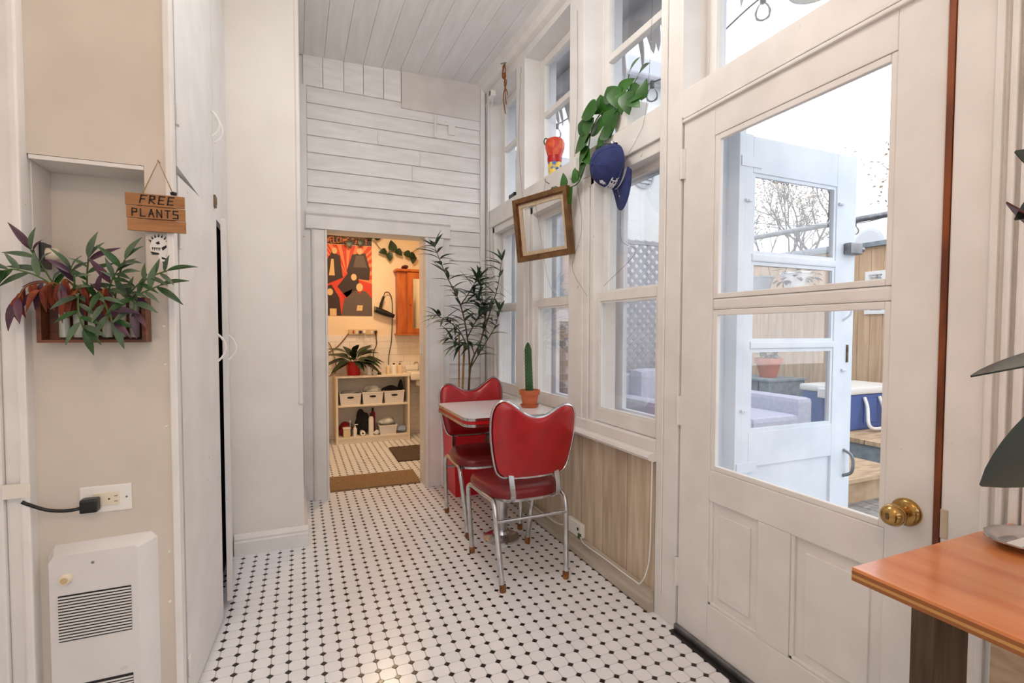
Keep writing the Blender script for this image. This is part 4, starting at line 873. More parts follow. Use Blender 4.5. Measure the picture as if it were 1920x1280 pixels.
for i in range(15):
    for k in range(0, 15, 3):
        t_ = (i+.5)/15; a = 2*PI*k/15; b0 = Vector((c0[0]+.024*math.cos(a)-.012*t_, c0[1]+.024*math.sin(a), c0[2]+.09+.295*t_)); m.tube([b0, b0+Vector((math.cos(a)*.008, math.sin(a)*.008, .003))], .0012, 4)
o = part('spines', m, 'spine', ct); o['kind'] = 'stuff'
part('sprout', MB().tube([(c0[0]-.045, c0[1]+.03, c0[2]+.09), (c0[0]-.06, c0[1]+.035, c0[2]+.118)], .007, 6), 'spine', ct)

# red planter with oleander
pl_ = thing('tall_shrub', 'slender leafy shrub growing from a tall red square bin beside the doorway', 'potted plant', (1.16, 3.58, 0))
m = MB(); a, b = .13, .155
m.add([(1.16+sx*a, 3.575+sy*a, 0) for sx, sy in ((-1, -1), (1, -1), (1, 1), (-1, 1))]+[(1.16+sx*b, 3.575+sy*b, .55) for sx, sy in ((-1, -1), (1, -1), (1, 1), (-1, 1))]+[(1.16+sx*(b-.01), 3.575+sy*(b-.01), .55) for sx, sy in ((-1, -1), (1, -1), (1, 1), (-1, 1))]+[(1.16+sx*(b-.015), 3.575+sy*(b-.015), .48) for sx, sy in ((-1, -1), (1, -1), (1, 1), (-1, 1))],
      [(3, 2, 1, 0)]+[(q+i, q+(i+1) % 4, q+4+(i+1) % 4, q+4+i) for q in (0, 4, 8) for i in range(4)]+[(12, 13, 14, 15)])
part('bin', m, 'red_plastic', pl_); part('rim', MB().box(.998, 1.322, 3.413, 3.423, .53, .552, .003).box(.998, 1.008, 3.415, 3.735, .53, .552, .003).box(1.312, 1.322, 3.415, 3.735, .53, .552, .003), 'red_plastic', pl_); part('soil', MB().box(1.02, 1.30, 3.435, 3.715, .47, .49), 'soil', pl_)
om = [leaf_mesh('leaf', .15, .033, 'leaf_olive', b_, .3, shape='lance') for b_ in (.12, .35, .6)]
rr = random.Random(21)
part('support_cane', MB().tube([(1.10, 3.54, .48), (1.115, 3.50, 1.12)], .008, 6), 'twine', pl_); part('support_cane', MB().tube([(1.09, 3.56, .48), (1.08, 3.52, 1.18)], .006, 6), 'twine', pl_)
branches = [([(1.16, 3.58, .48), (1.17, 3.55, .90), (1.13, 3.48, 1.15), (1.06, 3.42, 1.38), (.93, 3.36, 1.60), (.85, 3.32, 1.76)], 8), ([(1.16, 3.58, .48), (1.18, 3.56, .92), (1.24, 3.50, 1.12), (1.26, 3.46, 1.30), (1.22, 3.42, 1.45), (1.20, 3.40, 1.58)], 6),
            ([(1.17, 3.57, .90), (1.25, 3.48, 1.08), (1.31, 3.40, 1.22), (1.335, 3.36, 1.34)], 5), ([(1.13, 3.50, 1.10), (1.05, 3.42, 1.20), (.96, 3.36, 1.26), (.87, 3.32, 1.30)], 5), ([(1.24, 3.50, 1.12), (1.30, 3.44, 1.36), (1.335, 3.40, 1.52), (1.35, 3.36, 1.70)], 5),
            ([(1.06, 3.42, 1.38), (1.12, 3.38, 1.48), (1.16, 3.36, 1.56)], 4), ([(1.13, 3.48, 1.15), (1.17, 3.42, 1.26), (1.20, 3.38, 1.34)], 4), ([(1.26, 3.46, 1.30), (1.20, 3.40, 1.42), (1.14, 3.36, 1.46)], 4), ([(1.20, 3.52, 1.02), (1.14, 3.44, 1.10), (1.06, 3.40, 1.10), (.98, 3.36, 1.14)], 4)]
for ctrl, w_ in branches:
    pts = curve_pts(ctrl, 8); n = len(pts); part('branch', MB().tube(pts, .004, 6, radii=[.0085*(1-.75*i/n) if w_ > 5 else .005*(1-.6*i/n) for i in range(n)]), 'stem', pl_, 60)
    st0 = int(n*.5) if w_ > 5 else 5
    for k in range(st0, n, 2):
        for q in range(3):
            a = rr.uniform(0, 2*PI); d = (pts[min(k+1, n-1)]-pts[k-1]).normalized(); dv = d*.5+Vector((math.cos(a), math.sin(a)*.8-.2, rr.uniform(-.25, .45)))
            p_end = pts[k]+dv.normalized()*.14
            if p_end.x > 1.375 or p_end.y > 3.76: continue
            inst('leaf', rr.choice(om), pl_, frame_mat(pts[k], dv, (0, 0, 1), rr.uniform(.7, 1.05)))
    for q in range(5):
        a = q*2*PI/5+rr.random(); dv = (pts[-1]-pts[-3]).normalized()+Vector((math.cos(a)*.7, math.sin(a)*.7, .0)); p_end = pts[-1]+dv.normalized()*.12
        if p_end.x > 1.375: continue
        inst('leaf', rr.choice(om), pl_, frame_mat(pts[-1], dv, (0, 0, 1), rr.uniform(.6, .9)))

# ================================================================== WINDOW WALL THINGS
fr = thing('picture_frame', 'empty gilt picture frame with linen liner hung askew at the window', 'picture frame', (1.28, 2.561, 1.62), local=True)
fa, fb, fc = .357, -.116, -.019
Rm = Matrix.Rotation(fa, 4, 'Z') @ Matrix.Rotation(fb, 4, 'Y') @ Matrix.Rotation(fc, 4, 'X')
fr.matrix_world = Matrix.Translation((1.28, 2.561, 1.791)) @ Rm
def mitre(w, h_, bw, x0, x1, name, mat):
    o_ = [(-w/2, -h_/2), (w/2, -h_/2), (w/2, h_/2), (-w/2, h_/2)]; i_ = [(-w/2+bw, -h_/2+bw), (w/2-bw, -h_/2+bw), (w/2-bw, h_/2-bw), (-w/2+bw, h_/2-bw)]
    for k in range(4):
        A, B, C_, D_ = o_[k], o_[(k+1) % 4], i_[(k+1) % 4], i_[k]
        m = MB().add([(x, u, v) for x in (x0, x1) for u, v in (A, B, C_, D_)], [(0, 1, 2, 3), (4, 5, 6, 7), (0, 1, 5, 4), (1, 2, 6, 5), (2, 3, 7, 6), (3, 0, 4, 7)]); part(name, m, mat, fr)
W_, H_ = .415, .362
mitre(W_, H_, .026, -.022, .010, 'outer_moulding', 'gold_frame'); mitre(W_-.046, H_-.046, .010, -.014, .010, 'inner_moulding', 'box_wood'); mitre(W_-.064, H_-.064, .022, -.006, .008, 'linen_liner', 'linen')
part('pane', MB().box(.004, .006, -W_/2+.04, W_/2-.04, -H_/2+.04, H_/2-.04), 'glass', fr)
tag(part('hanging_nail', MB().tube([(1.386, 2.69, 2.075), (1.36, 2.69, 2.085), (1.358, 2.69, 2.10)], .003, 5).tube([(1.36, 2.69, 2.08), (1.30, 2.60, 1.975)], .001, 4), 'grey_metal'), 'nail and wire above the gilt frame', 'nail')
# cap
cp = thing('baseball_cap', 'navy baseball cap with white QUEBEC lettering hung on the beam', 'cap', (1.30, 1.97, 1.75), local=True)
cf = Vector((-.04, -.24, -.97)).normalized(); cu = Vector((-1, .10, -.02)); cu = (cu-cf*cu.dot(cf)).normalized(); cx_ = cf.cross(cu)
Mc = Matrix((cx_*1.08, cf*1.08, cu*1.08)).transposed().to_4x4(); Mc.translation = (1.345, 1.955, 1.950); cp.matrix_world = Mc
RX, RY, RZ = .080, .094, .108
def crown(a, ph, k=1.0):     # a: azimuth from the front, ph: 0 rim .. pi/2 top
    c_ = math.cos(ph)**.75 if ph < PI/2-.001 else 0
    return Vector((RX*math.sin(a)*c_*k, RY*math.cos(a)*c_*k, RZ*math.sin(ph)*k))
m = MB(); vs = []; fs = []; NA, NP = 36, 10
for lay in (1.0, .96):
    for i in range(NP+1):
        for k in range(NA):
            ph = PI/2*i/NP*.995; a_ = 2*PI*k/NA; q = crown(a_, ph, lay)
            if i == 0 and abs(abs(a_-PI)) < .45: q.z += .035*math.cos((a_-PI)/.45*PI/2)     # opening over the strap
            vs.append(q)
for lay in range(2):
    o_ = lay*(NP+1)*NA
    for i in range(NP):
        for k in range(NA): q = (o_+i*NA+k, o_+i*NA+(k+1) % NA, o_+(i+1)*NA+(k+1) % NA, o_+(i+1)*NA+k); fs.append(q)
for k in range(NA): fs.append((k, (k+1) % NA, (NP+1)*NA+(k+1) % NA, (NP+1)*NA+k))
part('crown', m.add(vs, fs), 'cap_blue', cp, 60)
for a_ in (0, PI/3, 2*PI/3): part('seam', MB().tube([crown(a_, PI/2*j/8*.99, 1.004) for j in range(9)]+[crown(a_+PI, PI/2*(8-j)/8*.99, 1.004) for j in range(9)], .0013, 4), 'cap_blue', cp)
part('button', MB().lathe([(0, .005), (.006, .004), (.008, 0)], (0, 0, RZ), 12), 'cap_blue', cp, 40)
m = MB(); vs = []; fs = []; NB, NR = 16, 6
for lay in (0, 1):
    for i in range(NB+1):
        a_ = (-1+2*i/NB)*1.15
        for j in range(NR+1):
            r_ = j/NR; ex = .100*max(0, math.cos(a_*1.33))**.6*r_; x_ = RX*math.sin(a_)*(1+.02*r_); y_ = RY*math.cos(a_)+ex
            vs.append((x_, y_, -.004-3.2*x_*x_*(.5+.5*r_)-.006*r_-.004*lay))
for lay in (0, 1):
    o_ = lay*(NB+1)*(NR+1)
    for i in range(NB):
        for j in range(NR): fs.append((o_+i*(NR+1)+j, o_+(i+1)*(NR+1)+j, o_+(i+1)*(NR+1)+j+1, o_+i*(NR+1)+j+1))
    for i in range(NB): pass
for i in range(NB): e = (NB+1)*(NR+1); fs.append((i*(NR+1)+NR, (i+1)*(NR+1)+NR, e+(i+1)*(NR+1)+NR, e+i*(NR+1)+NR))
part('brim', m.add(vs, fs), 'cap_blue', cp, 60)
part('strap', MB().tube([crown(PI+t_, 0, 1.0)+Vector((0, 0, .008)) for t_ in (-.55, -.35, -.15, 0, .15, .35, .55)], .008, 8), 'cap_blue', cp, 60); part('buckle', MB().lathe([(.005, -.004), (.010, -.004), (.010, .0)], crown(PI+.15, 0, 1.09)+Vector((0, 0, .008)), 12, 'y'), 'grey_metal', cp)
capmap = lambda u, v, w: crown(-u/.082, v/.10, 1+w/.09)
part('lettering', lettering('QUEBEC', .022, .0135, .0042, lambda u, v, w: capmap(u-.052, v+.018, w), .003, gap=.25), 'embroid', cp)
flr = MB()
for P_ in ([(0, -.4), (.12, .2), (0, .75), (-.12, .2)], [(.1, -.1), (.42, .35), (.30, .55), (.12, .2)], [(-.1, -.1), (-.42, .35), (-.30, .55), (-.12, .2)], [(-.3, -.18), (.3, -.18), (.3, -.06), (-.3, -.06)]): flr.prism(P_, .003, lambda u, v, w: capmap(u*.028+.002, v*.028+.062, w))
part('fleur_emblem', flr, 'embroid', cp)
tag(part('cap_peg', MB().cyl((XW, 1.975, 2.055), (1.30, 1.985, 2.065), .004, n=8), 'grey_metal'), 'small metal peg holding the navy cap', 'peg')
# pothos in white pot
po = thing('pothos_pot', 'trailing green pothos in a square white pot on the upper ledge', 'potted plant', (1.44, 1.985, 2.132))
m = MB(); a, b = .046, .060
m.add([(1.445+sx*a, 1.985+sy*a, 2.1405) for sx, sy in ((-1, -1), (1, -1), (1, 1), (-1, 1))]+[(1.445+sx*b, 1.985+sy*b, 2.255) for sx, sy in ((-1, -1), (1, -1), (1, 1), (-1, 1))]+[(1.445+sx*(b-.005), 1.985+sy*(b-.005), 2.255) for sx, sy in ((-1, -1), (1, -1), (1, 1), (-1, 1))]+[(1.445+sx*(b-.008), 1.985+sy*(b-.008), 2.235) for sx, sy in ((-1, -1), (1, -1), (1, 1), (-1, 1))],
      [(3, 2, 1, 0)]+[(q+i, q+(i+1) % 4, q+4+(i+1) % 4, q+4+i) for q in (0, 4, 8) for i in range(4)]+[(12, 13, 14, 15)])
part('pot', m, 'white_plastic', po); part('soil', MB().box(1.39, 1.50, 1.93, 2.04, 2.225, 2.236), 'soil', po)
pm = leaf_mesh('leaf', .115, .088, 'leaf_pothos', .22, .18, shape='heart'); rr = random.Random(4)
trail = [(1.43, 2.02, 2.24), (1.38, 2.10, 2.27), (1.35, 2.16, 2.20), (1.345, 2.19, 2.10), (1.345, 2.22, 2.03), (1.345, 2.28, 1.97), (1.345, 2.36, 1.965), (1.345, 2.46, 1.985), (1.345, 2.54, 2.015)]
tp_ = curve_pts(trail, 5); part('vine_stem', MB().tube(tp_, .003, 6), 'stem_green', po)
for (y, z, dy, dz_, s) in ((2.10, 2.27, .9, .1, 1.15), (2.13, 2.24, .6, -.7, 1.3), (2.17, 2.20, .8, .5, 1.0), (2.16, 2.17, .9, -.3, 1.25), (2.18, 2.12, .6, -.6, .9), (2.20, 2.10, -.5, -.8, .8), (2.21, 2.05, .5, -.8, .7), (2.27, 1.975, .6, .8, .75), (2.29, 1.972, .2, 1, .7), (2.40, 1.97, .3, .9, .8), (2.36, 1.962, -.2, -1, .85), (2.53, 2.01, .5, -.8, .7)):
    inst('leaf', pm, po, frame_mat((1.34, y, z), (-.25, dy, dz_), (-1, 0, .2), s))
for (y, z, dy, dz_, sc, xx) in ((2.124, 2.308, .2, .95, .95, 1.37), (2.146, 2.20, .95, .15, 1.15, 1.36), (2.03, 2.185, .25, -.95, 1.1, 1.365), (2.08, 2.27, .45, -.85, 1.1, 1.375), (2.05, 2.33, .3, .5, 1.0, 1.38), (2.0, 2.29, -.25, -.9, .9, 1.37),
        (1.955, 2.315, -.8, .25, 1.05, 1.385), (1.885, 2.27, -.95, -.1, .95, 1.385), (1.806, 2.24, -.35, .9, .75, 1.38), (1.90, 2.225, -.2, -.95, .9, 1.365), (1.85, 2.205, -.75, -.65, .65, 1.37), (2.11, 2.12, .85, -.25, .75, 1.36), (2.06, 2.15, .3, .9, .75, 1.36), (2.12, 2.075, .5, -.85, .55, 1.36), (1.96, 2.25, .1, -1, .8, 1.375), (2.02, 2.25, .9, -.2, .9, 1.38)):
    dv = Vector((-.12, dy, dz_)).normalized(); inst('leaf', pm, po, frame_mat(Vector((xx, y, z))-dv*.055*sc, dv, (-.85, -.35, .25), sc))
for dy, dz_ in ((-.09, .05), (-.06, -.03), (-.04, .09)): part('vine_stem', MB().tube([(1.43, 1.97, 2.25), (1.40, 1.97+dy*.7, 2.275+dz_*.6), (1.39, 1.97+dy*1.3, 2.27+dz_)], .0025, 5), 'stem_green', po); inst('leaf', pm, po, frame_mat((1.39, 1.97+dy*1.3, 2.27+dz_), (-.2, -.8, dz_*5), (-.8, 0, .5), .75))
# printed vase
vs_ = thing('printed_vase', 'brightly printed wrapped vase on the middle upper ledge', 'vase', (1.44, 2.74, 2.132)); c0 = (1.445, 2.735, 2.1405)
part('lower', MB().lathe([(0, 0), (.036, 0), (.040, .05), (.042, .075)], c0, 20), 'bright_blue', vs_, 40); part('middle', MB().lathe([(.042, .075), (.046, .10), (.044, .115)], c0, 20), 'red_band', vs_, 40)
part('upper', MB().lathe([(.044, .115), (.058, .16), (.060, .19), (.05, .215), (.03, .225), (0, .225)], c0, 11), 'bright_print', vs_, 25); part('ribbon', MB().tube(curve_pts([(1.40, 2.75, 2.31), (1.385, 2.76, 2.34), (1.40, 2.77, 2.37), (1.42, 2.76, 2.36)], 5), .004, 6), 'leaf_pothos', vs_)
# rope, hook, sensor, clip, chip, switch box with cable
rp_ = thing('hanging_rope', 'knotted brown twine hanging from a metal hook by the ceiling', 'rope', (1.36, 3.30, 3.05))
part('hook', MB().tube([(1.39, 3.22, 3.05), (1.33, 3.33, 3.07)], .004, 6).tube([(1.39, 3.20, 3.10), (1.31, 3.36, 3.12)], .004, 6), 'grey_metal', rp_)
for off in (0, .015, -.014): part('strand', MB().tube(curve_pts([(1.345, 3.31+off, 3.06), (1.35, 3.32+off*2, 2.99), (1.352, 3.30-off*1.5, 2.93), (1.355, 3.31+off*2.4, 2.86), (1.355, 3.29+off, 2.78-off*4)], 5), .0035, 6), 'rope', rp_, 60)
part('knot', MB().lathe([(0, -.02), (.014, -.01), (.016, .005), (.008, .02), (0, .022)], (1.347, 3.312, 2.98), 10), 'rope', rp_, 60)
t = thing('sensor_box', 'small white sensor box with wires near the ceiling corner', 'sensor', (1.36, 3.58, 2.95)); part('case', MB().box(1.335, 1.375, 3.54, 3.61, 2.945, 2.985, .005), 'white_plastic', t); part('lens', MB().box(1.330, 1.336, 3.545, 3.575, 2.95, 2.98, .002), 'grey_metal', t); part('bracket', MB().tube([(1.37, 3.60, 2.95), (1.39, 3.66, 2.92)], .005, 6), 'paint', t); part('wire', MB().tube(curve_pts([(1.36, 3.60, 2.95), (1.34, 3.68, 2.92), (1.37, 3.74, 2.95), (1.38, 3.76, 2.9)], 5), .0015, 4), 'white_plastic', t)
t = thing('black_clip', 'small black plastic clip on the far upper ledge', 'clip', (1.41, 3.29, 2.133)); part('body', MB().box(1.39, 1.43, 3.24, 3.33, 2.133, 2.163, .006), 'black_plastic', t); part('lug', MB().box(1.40, 1.42, 3.255, 3.275, 2.163, 2.172, .003), 'black_plastic', t)
tag(part('wood_scrap', MB().box(1.362, 1.386, 2.35, 2.41, 2.02, 2.125, .006), 'paint'), 'painted wood block fixed on the beam between windows', 'block')
sw = thing('cable_box', 'white surface cable box with green plug on the bare boards', 'junction box', (1.37, 2.34, .09)); part('case', MB().box(1.362, 1.389, 2.265, 2.412, .097, .172, .004), 'white_plastic', sw); part('green_plug', MB().box(1.356, 1.366, 2.262, 2.285, .10, .125, .002), 'leaf_pothos', sw); part('port', MB().box(1.3605, 1.363, 2.285, 2.30, .135, .15), 'black_ink', sw)
cord('white_cable', [(1.36, 2.265, .11), (1.35, 2.20, .098), (1.352, 2.0, .099), (1.352, 1.80, .099), (1.352, 1.74, .115), (1.37, 1.712, .22), (1.372, 1.706, .45), (1.372, 1.703, .62), (1.36, 1.69, .66)], .0032, 'white_plastic', 'white cable running along the bare baseboard up to the sill')
cord('white_cable', [(1.375, 2.41, .13), (1.352, 2.50, .10), (1.35, 2.75, .098), (1.352, 3.2, .098)], .003, 'white_plastic', 'white cable along the baseboard behind the table')
def fairy(ctrl, label, lights=10):
    t = thing('fairy_lights', label, 'string lights', ctrl[0], group='thin wire fairy lights on the windows'); pts = curve_pts(ctrl, 10); part('wire', MB().tube(pts, .0009, 4), 'wire', t)
    for k in range(3, len(pts), max(3, len(pts)//lights)): part('bulb', MB().lathe([(0, -.003), (.0022, 0), (0, .003)], pts[k], 6), 'white_plastic', t)
fairy([(1.383, 1.75, 2.98), (1.380, 1.75, 2.5), (1.378, 1.78, 2.14), (1.376, 1.84, 2.04), (1.33, 1.845, 1.96), (1.30, 1.87, 1.85), (1.31, 1.86, 1.76), (1.38, 1.95, 1.62), (1.385, 1.85, 1.55), (1.384, 2.10, 1.42)], 'wire fairy lights draped over the navy cap')
fairy([(1.383, 2.37, 2.9), (1.381, 2.36, 2.4), (1.378, 2.38, 2.1), (1.378, 2.30, 1.75), (1.38, 2.40, 1.55), (1.382, 2.25, 1.38)], 'wire fairy lights on the post between gilt frame and navy cap')
fairy([(1.383, 3.10, 2.95), (1.380, 3.13, 2.5), (1.378, 3.06, 2.1), (1.375, 2.95, 2.0), (1.37, 2.85, 1.99), (1.375, 2.70, 1.55), (1.378, 2.60, 1.40)], 'wire fairy lights on the post behind the gilt frame')
fairy([(1.384, 3.70, 2.95), (1.382, 3.68, 2.5), (1.380, 3.69, 2.1), (1.382, 3.66, 1.7), (1.39, 3.50, 1.55), (1.40, 3.28, 1.45)], 'wire fairy lights at the far window corner')

# ================================================================== RIGHT FOREGROUND
ctp = thing('wood_counter', 'orange-stained plywood counter end on a rough timber post', 'counter', (1.15, .3, 0))
pz = .80
part('top_veneer', MB().box(.862, 1.367, -.75, .545, pz-.006, pz, .001), 'counter', ctp)
for k, (z0, z1) in enumerate(((pz-.012, pz-.006), (pz-.017, pz-.012), (pz-.023, pz-.017))): part('ply_layer', MB().box(.862, 1.367, -.75, .545, z0+.0001, z1), 'ply' if k % 2 == 0 else 'ply_light', ctp)
part('support_post', MB().box(1.017, 1.076, .500, .537, 0, pz-.0235, .004), 'post_wood', ctp); part('support_post', MB().box(1.078, 1.135, .503, .537, 0, pz-.0235, .004), 'post_wood', ctp)
part('wall_sheathing', MB().box(1.345, 1.366, -.7, .560, 0, pz-.025, .002), 'sheathing', ctp)
at = thing('foil_ashtray', 'small silver dish with printed label on the wooden counter', 'dish', (1.25, .46, pz)); c0 = (1.250, .470, pz)
m = MB(); vs = []; fs = []; nn = 24
for R_, h_ in ((.0, .003), (.052, .003), (.056, .006), (.068, .016), (.074, .017), (.074, .015), (.066, .013), (.054, .0), (.0, .0)):
    for k in range(nn): q = 1+.04*(k % 2) if R_ > .06 else 1; vs.append((c0[0]+R_*q*math.cos(2*PI*k/nn), c0[1]+R_*q*.8*math.sin(2*PI*k/nn), c0[2]+h_))
for i in range(8):
    for k in range(nn): fs.append((i*nn+k, i*nn+(k+1) % nn, (i+1)*nn+(k+1) % nn, (i+1)*nn+k))
part('dish', m.add(vs, fs), 'chrome', at, 40); part('label', MB().prism([(1.215, .445), (1.285, .445), (1.285, .49), (1.215, .49)], .0006, flat(pz+.0034)), 'white_plastic', at)
part('label_print', MB().box(1.222, 1.252, .455, .459, pz+.004, pz+.0044).box(1.222, 1.262, .464, .468, pz+.004, pz+.0044).box(1.262, 1.28, .452, .482, pz+.004, pz+.0044), 'bag_blue', at)
fi = thing('rubber_plant', 'rubber plant with large dark glossy leaves on the counter', 'potted plant', (1.08, .02, pz))
part('pot', MB().lathe([(0, 0), (.08, 0), (.10, .16), (.106, .16), (.106, .175), (.095, .175), (.09, .14), (0, .14)], (1.08, .02, pz), 24), 'terracotta', fi, 40); part('soil', MB().lathe([(.092, .15), (0, .155)], (1.08, .02, pz), 16), 'soil', fi)
sp_ = curve_pts([(1.08, .02, pz+.14), (1.06, .05, 1.1), (1.03, .09, 1.3), (1.01, .12, 1.5), (1.0, .13, 1.62)], 5); part('trunk', MB().tube(sp_, .010, 8), 'stem', fi, 60)
fm = leaf_mesh('leaf', .20, .085, 'leaf_ficus', .03, .2, n=14, shape='oval', thick=.002); fm2 = leaf_mesh('leaf', .17, .08, 'leaf_burgundy', .2, .22, n=14, shape='oval', thick=.002)
def tipleaf(tip, base, nrm, sc=None, me=fm, L=.20):
    tip = Vector(tip); base = Vector(base); d = tip-base; s = d.length/L; b0 = min(sp_, key=lambda q: (q-base).length)
    part('petiole', MB().tube([b0, base], .003, 6), 'stem_green', fi); inst('leaf', me, fi, frame_mat(base, d, nrm, s))
tipleaf((.775, .352, 1.150), (.93, .22, 1.195), (-.03, -.03, 1)); tipleaf((.770, .335, 1.012), (.90, .20, 1.16), (-.75, -.45, .35)); tipleaf((.775, .335, 1.322), (.885, .215, 1.27), (.1, .1, -.98), me=fm2, L=.17)
tipleaf((.785, .318, 1.335), (.87, .20, 1.43), (-.8, -.5, .2)); tipleaf((.80, .325, 1.42), (.88, .22, 1.33), (-.7, -.6, .3)); tipleaf((1.15, .25, 1.62), (1.03, .16, 1.55), (0, 0, 1)); tipleaf((.98, -.08, 1.40), (1.02, .06, 1.34), (0, 0, 1)); tipleaf((1.18, -.02, 1.25), (1.07, .06, 1.2), (0, 0, 1)); tipleaf((1.02, .16, 1.80), (1.0, .13, 1.62), (0, -1, .2))

# ================================================================== OUTSIDE
GZ = -.18
o = part('ground', MB().box(1.56, 40, -12, 40, GZ-.3, GZ-.02), 'stone'); tag(o, 'grey yard ground beyond the back door', 'ground', kind='structure')
o = part('wall_exterior', MB().box(1.54, 1.62, 3.735, 5.9, -.4, 3.3).box(1.54, 1.62, 1.60, 3.74, -.4, .70).box(1.54, 1.62, -2.6, .66, -.4, 3.3).box(1.54, 1.62, 1.585, 1.70, -.4, 2.14).box(1.54, 1.62, 2.30, 2.45, -.4, 3.3).box(1.54, 1.62, 3.05, 3.18, -.4, 3.3).box(1.54, 1.62, .6, 3.75, 2.02, 2.125).box(1.54, 1.62, .60, 3.75, 3.0, 3.3).box(1.54, 1.62, 1.58, 1.69, 2.1, 3.05).box(1.54, 1.62, .66, 1.60, -.4, -.02), 'ext_white'); tag(o, 'white outside face of the window wall', 'wall', kind='structure')
o = part('roof_eave', MB().box(1.40, 2.05, -2.6, 6, 3.22, 3.30).box(2.0, 2.05, -2.6, 6, 3.08, 3.25), 'ext_white'); tag(o, 'white roof eave above the windows', 'eave', kind='structure')
dk = thing('deck', 'weathered grey plank deck outside the back door', 'deck', (3, 2.5, GZ), kind='structure')
pm_ = MB().box(0, .135, 0, 2.6, -.03, 0, .004).mesh('plank', 'deck')
for k in range(22): inst('plank', pm_, dk, Matrix.Translation((1.66+k*.142, .6, GZ)))
# storm door, open at right angles
sd = thing('storm_door', 'weathered white outer door with three panes standing open outside', 'door', (1.65, 1.5, 0)); SY0, SY1 = 1.50, 1.535
part('stile', MB().box(1.652, 1.695, SY0, SY1, -.05, 1.99, .003), 'ext_white', sd); part('stile', MB().box(2.205, 2.335, SY0, SY1, -.05, 1.985, .003), 'ext_white', sd)
part('rail', MB().box(1.695, 2.205, SY0, SY1, 1.84, 1.985, .003), 'ext_white', sd); part('rail', MB().box(1.695, 2.205, SY0, SY1, .64, .785, .003), 'ext_white', sd); part('rail', MB().box(1.695, 2.205, SY0, SY1, -.05, .12, .003), 'ext_white', sd)
part('kick_panel', MB().box(1.695, 2.205, SY0+.012, SY1-.008, .12, .64), 'ext_white', sd)
for z0, z1 in ((1.485, 1.515), (1.128, 1.158)): part('glazing_bar', MB().box(1.695, 2.205, SY0-.004, SY1, z0, z1, .006), 'ext_white', sd)
for z0, z1 in ((1.515, 1.84), (1.158, 1.485), (.785, 1.128)):
    part('pane', MB().box(1.695, 2.205, SY0+.016, SY0+.019, z0, z1), 'glass', sd)
    m = MB(); part('bead', frame4(m, lambda p, q, r, u: m.box(p, q, SY0+.004, SY0+.0155, r, u), 1.6955, 2.2045, z0+.0005, z1-.0005, .016, .014, .012, .014), 'ext_white', sd)
for z in (1.86, .62): part('corner_plate', MB().box(1.63, 1.74, SY0-.004, SY0, z, z+.04), 'ext_white', sd)
for x, z in ((1.665, 1.72), (2.225, 1.76), (2.27, 1.02), (1.66, .87)): part('turn_button', MB().box(x-.012, x+.02, SY0-.010, SY0-.002, z, z+.012, .003).lathe([(0, -.014), (.006, -.010), (.006, 0)], (x, SY0, z+.006), 8, 'y'), 'ext_white', sd)
part('pull_handle', MB().tube(curve_pts([(2.29, SY0, .66), (2.30, SY0-.03, .64), (2.305, SY0-.035, .60), (2.30, SY0-.03, .56), (2.29, SY0, .54)], 4), .007, 8), 'grey_metal', sd, 50); part('pull_handle', MB().tube(curve_pts([(2.265, SY0, 1.35), (2.275, SY0-.025, 1.33), (2.275, SY0-.028, 1.28), (2.265, SY0, 1.25)], 4), .005, 8), 'ext_white', sd, 50)
part('latch_box', MB().box(2.255, 2.335, SY0-.035, SY0, 1.545, 1.595, .005).cyl((2.335, SY0-.018, 1.57), (2.36, SY0-.018, 1.57), .012, n=8), 'grey_metal', sd); part('hasp', MB().box(2.29, 2.30, SY0-.006, SY0, 1.06, 1.14, .002), 'old_brass', sd)
o = part('trim_2', MB().box(1.62, 1.655, 1.50, 1.60, -.18, 2.12, .003).box(1.54, 1.62, 1.56, 1.60, -.18, 2.12), 'ext_white'); tag(o, 'white outer door jamb beside the open storm door', 'trim', kind='structure')
# fence, mirror
fe = thing('plank_fence', 'pale vertical plank fence with grey top rail across the yard', 'fence', (6.7, 4.5, GZ), kind=None)
FX = 6.7; fm_ = MB().box(0, .022, 0, .146, GZ, 2.27, .003).mesh('plank', 'fence')
y = -1.0
while y < 9.0: inst('plank', fm_, fe, Matrix.Translation((FX, y, 0))); y += .15
part('top_rail', MB().box(FX-.05, FX+.06, -1, 9, 2.27, 2.33, .005), 'stone', fe); part('mid_rail', MB().box(FX+.022, FX+.07, -1, 9, .5, .59).box(FX+.022, FX+.07, -1, 9, 1.7, 1.79), 'fence', fe)
t = thing('white_mirror', 'white framed small mirror hung on the plank fence', 'mirror', (FX-.03, 4.02, 1.42)); m = MB(); part('frame', frame4(m, lambda p, q, r, u: m.box(FX-.035, FX-.002, p, q, r, u, .004), 3.90, 4.15, 1.42, 1.96, .045, .045, .045, .045), 'white_plastic', t); part('mirror_pane', MB().box(FX-.012, FX-.006, 3.94, 4.11, 1.46, 1.92), 'mirror', t)
tag(part('conduit_pipe', MB().cyl((6.0, 1.0, 2.44), (6.0, 7.5, 2.58), .035, n=10), 'grey_metal', None, 40), 'grey pipe running level in front of the fence', 'pipe')
t = thing('ac_unit', 'white outdoor fan unit beyond the fence', 'fan unit', (9.2, 5.55, 2.0)); part('case', MB().box(9.0, 9.35, 5.25, 5.95, 2.35, 3.05, .03), 'white_plastic', t); part('fan_grille', MB().lathe([(.24, 0), (.24, -.02), (.20, -.03), (0, -.03)], (9.0, 5.55, 2.72), 24, 'x'), 'fascia', t); part('stand', MB().box(9.05, 9.1, 5.3, 5.9, GZ-.02, 2.35).box(9.25, 9.3, 5.3, 5.9, GZ-.02, 2.35), 'grey_metal', t)
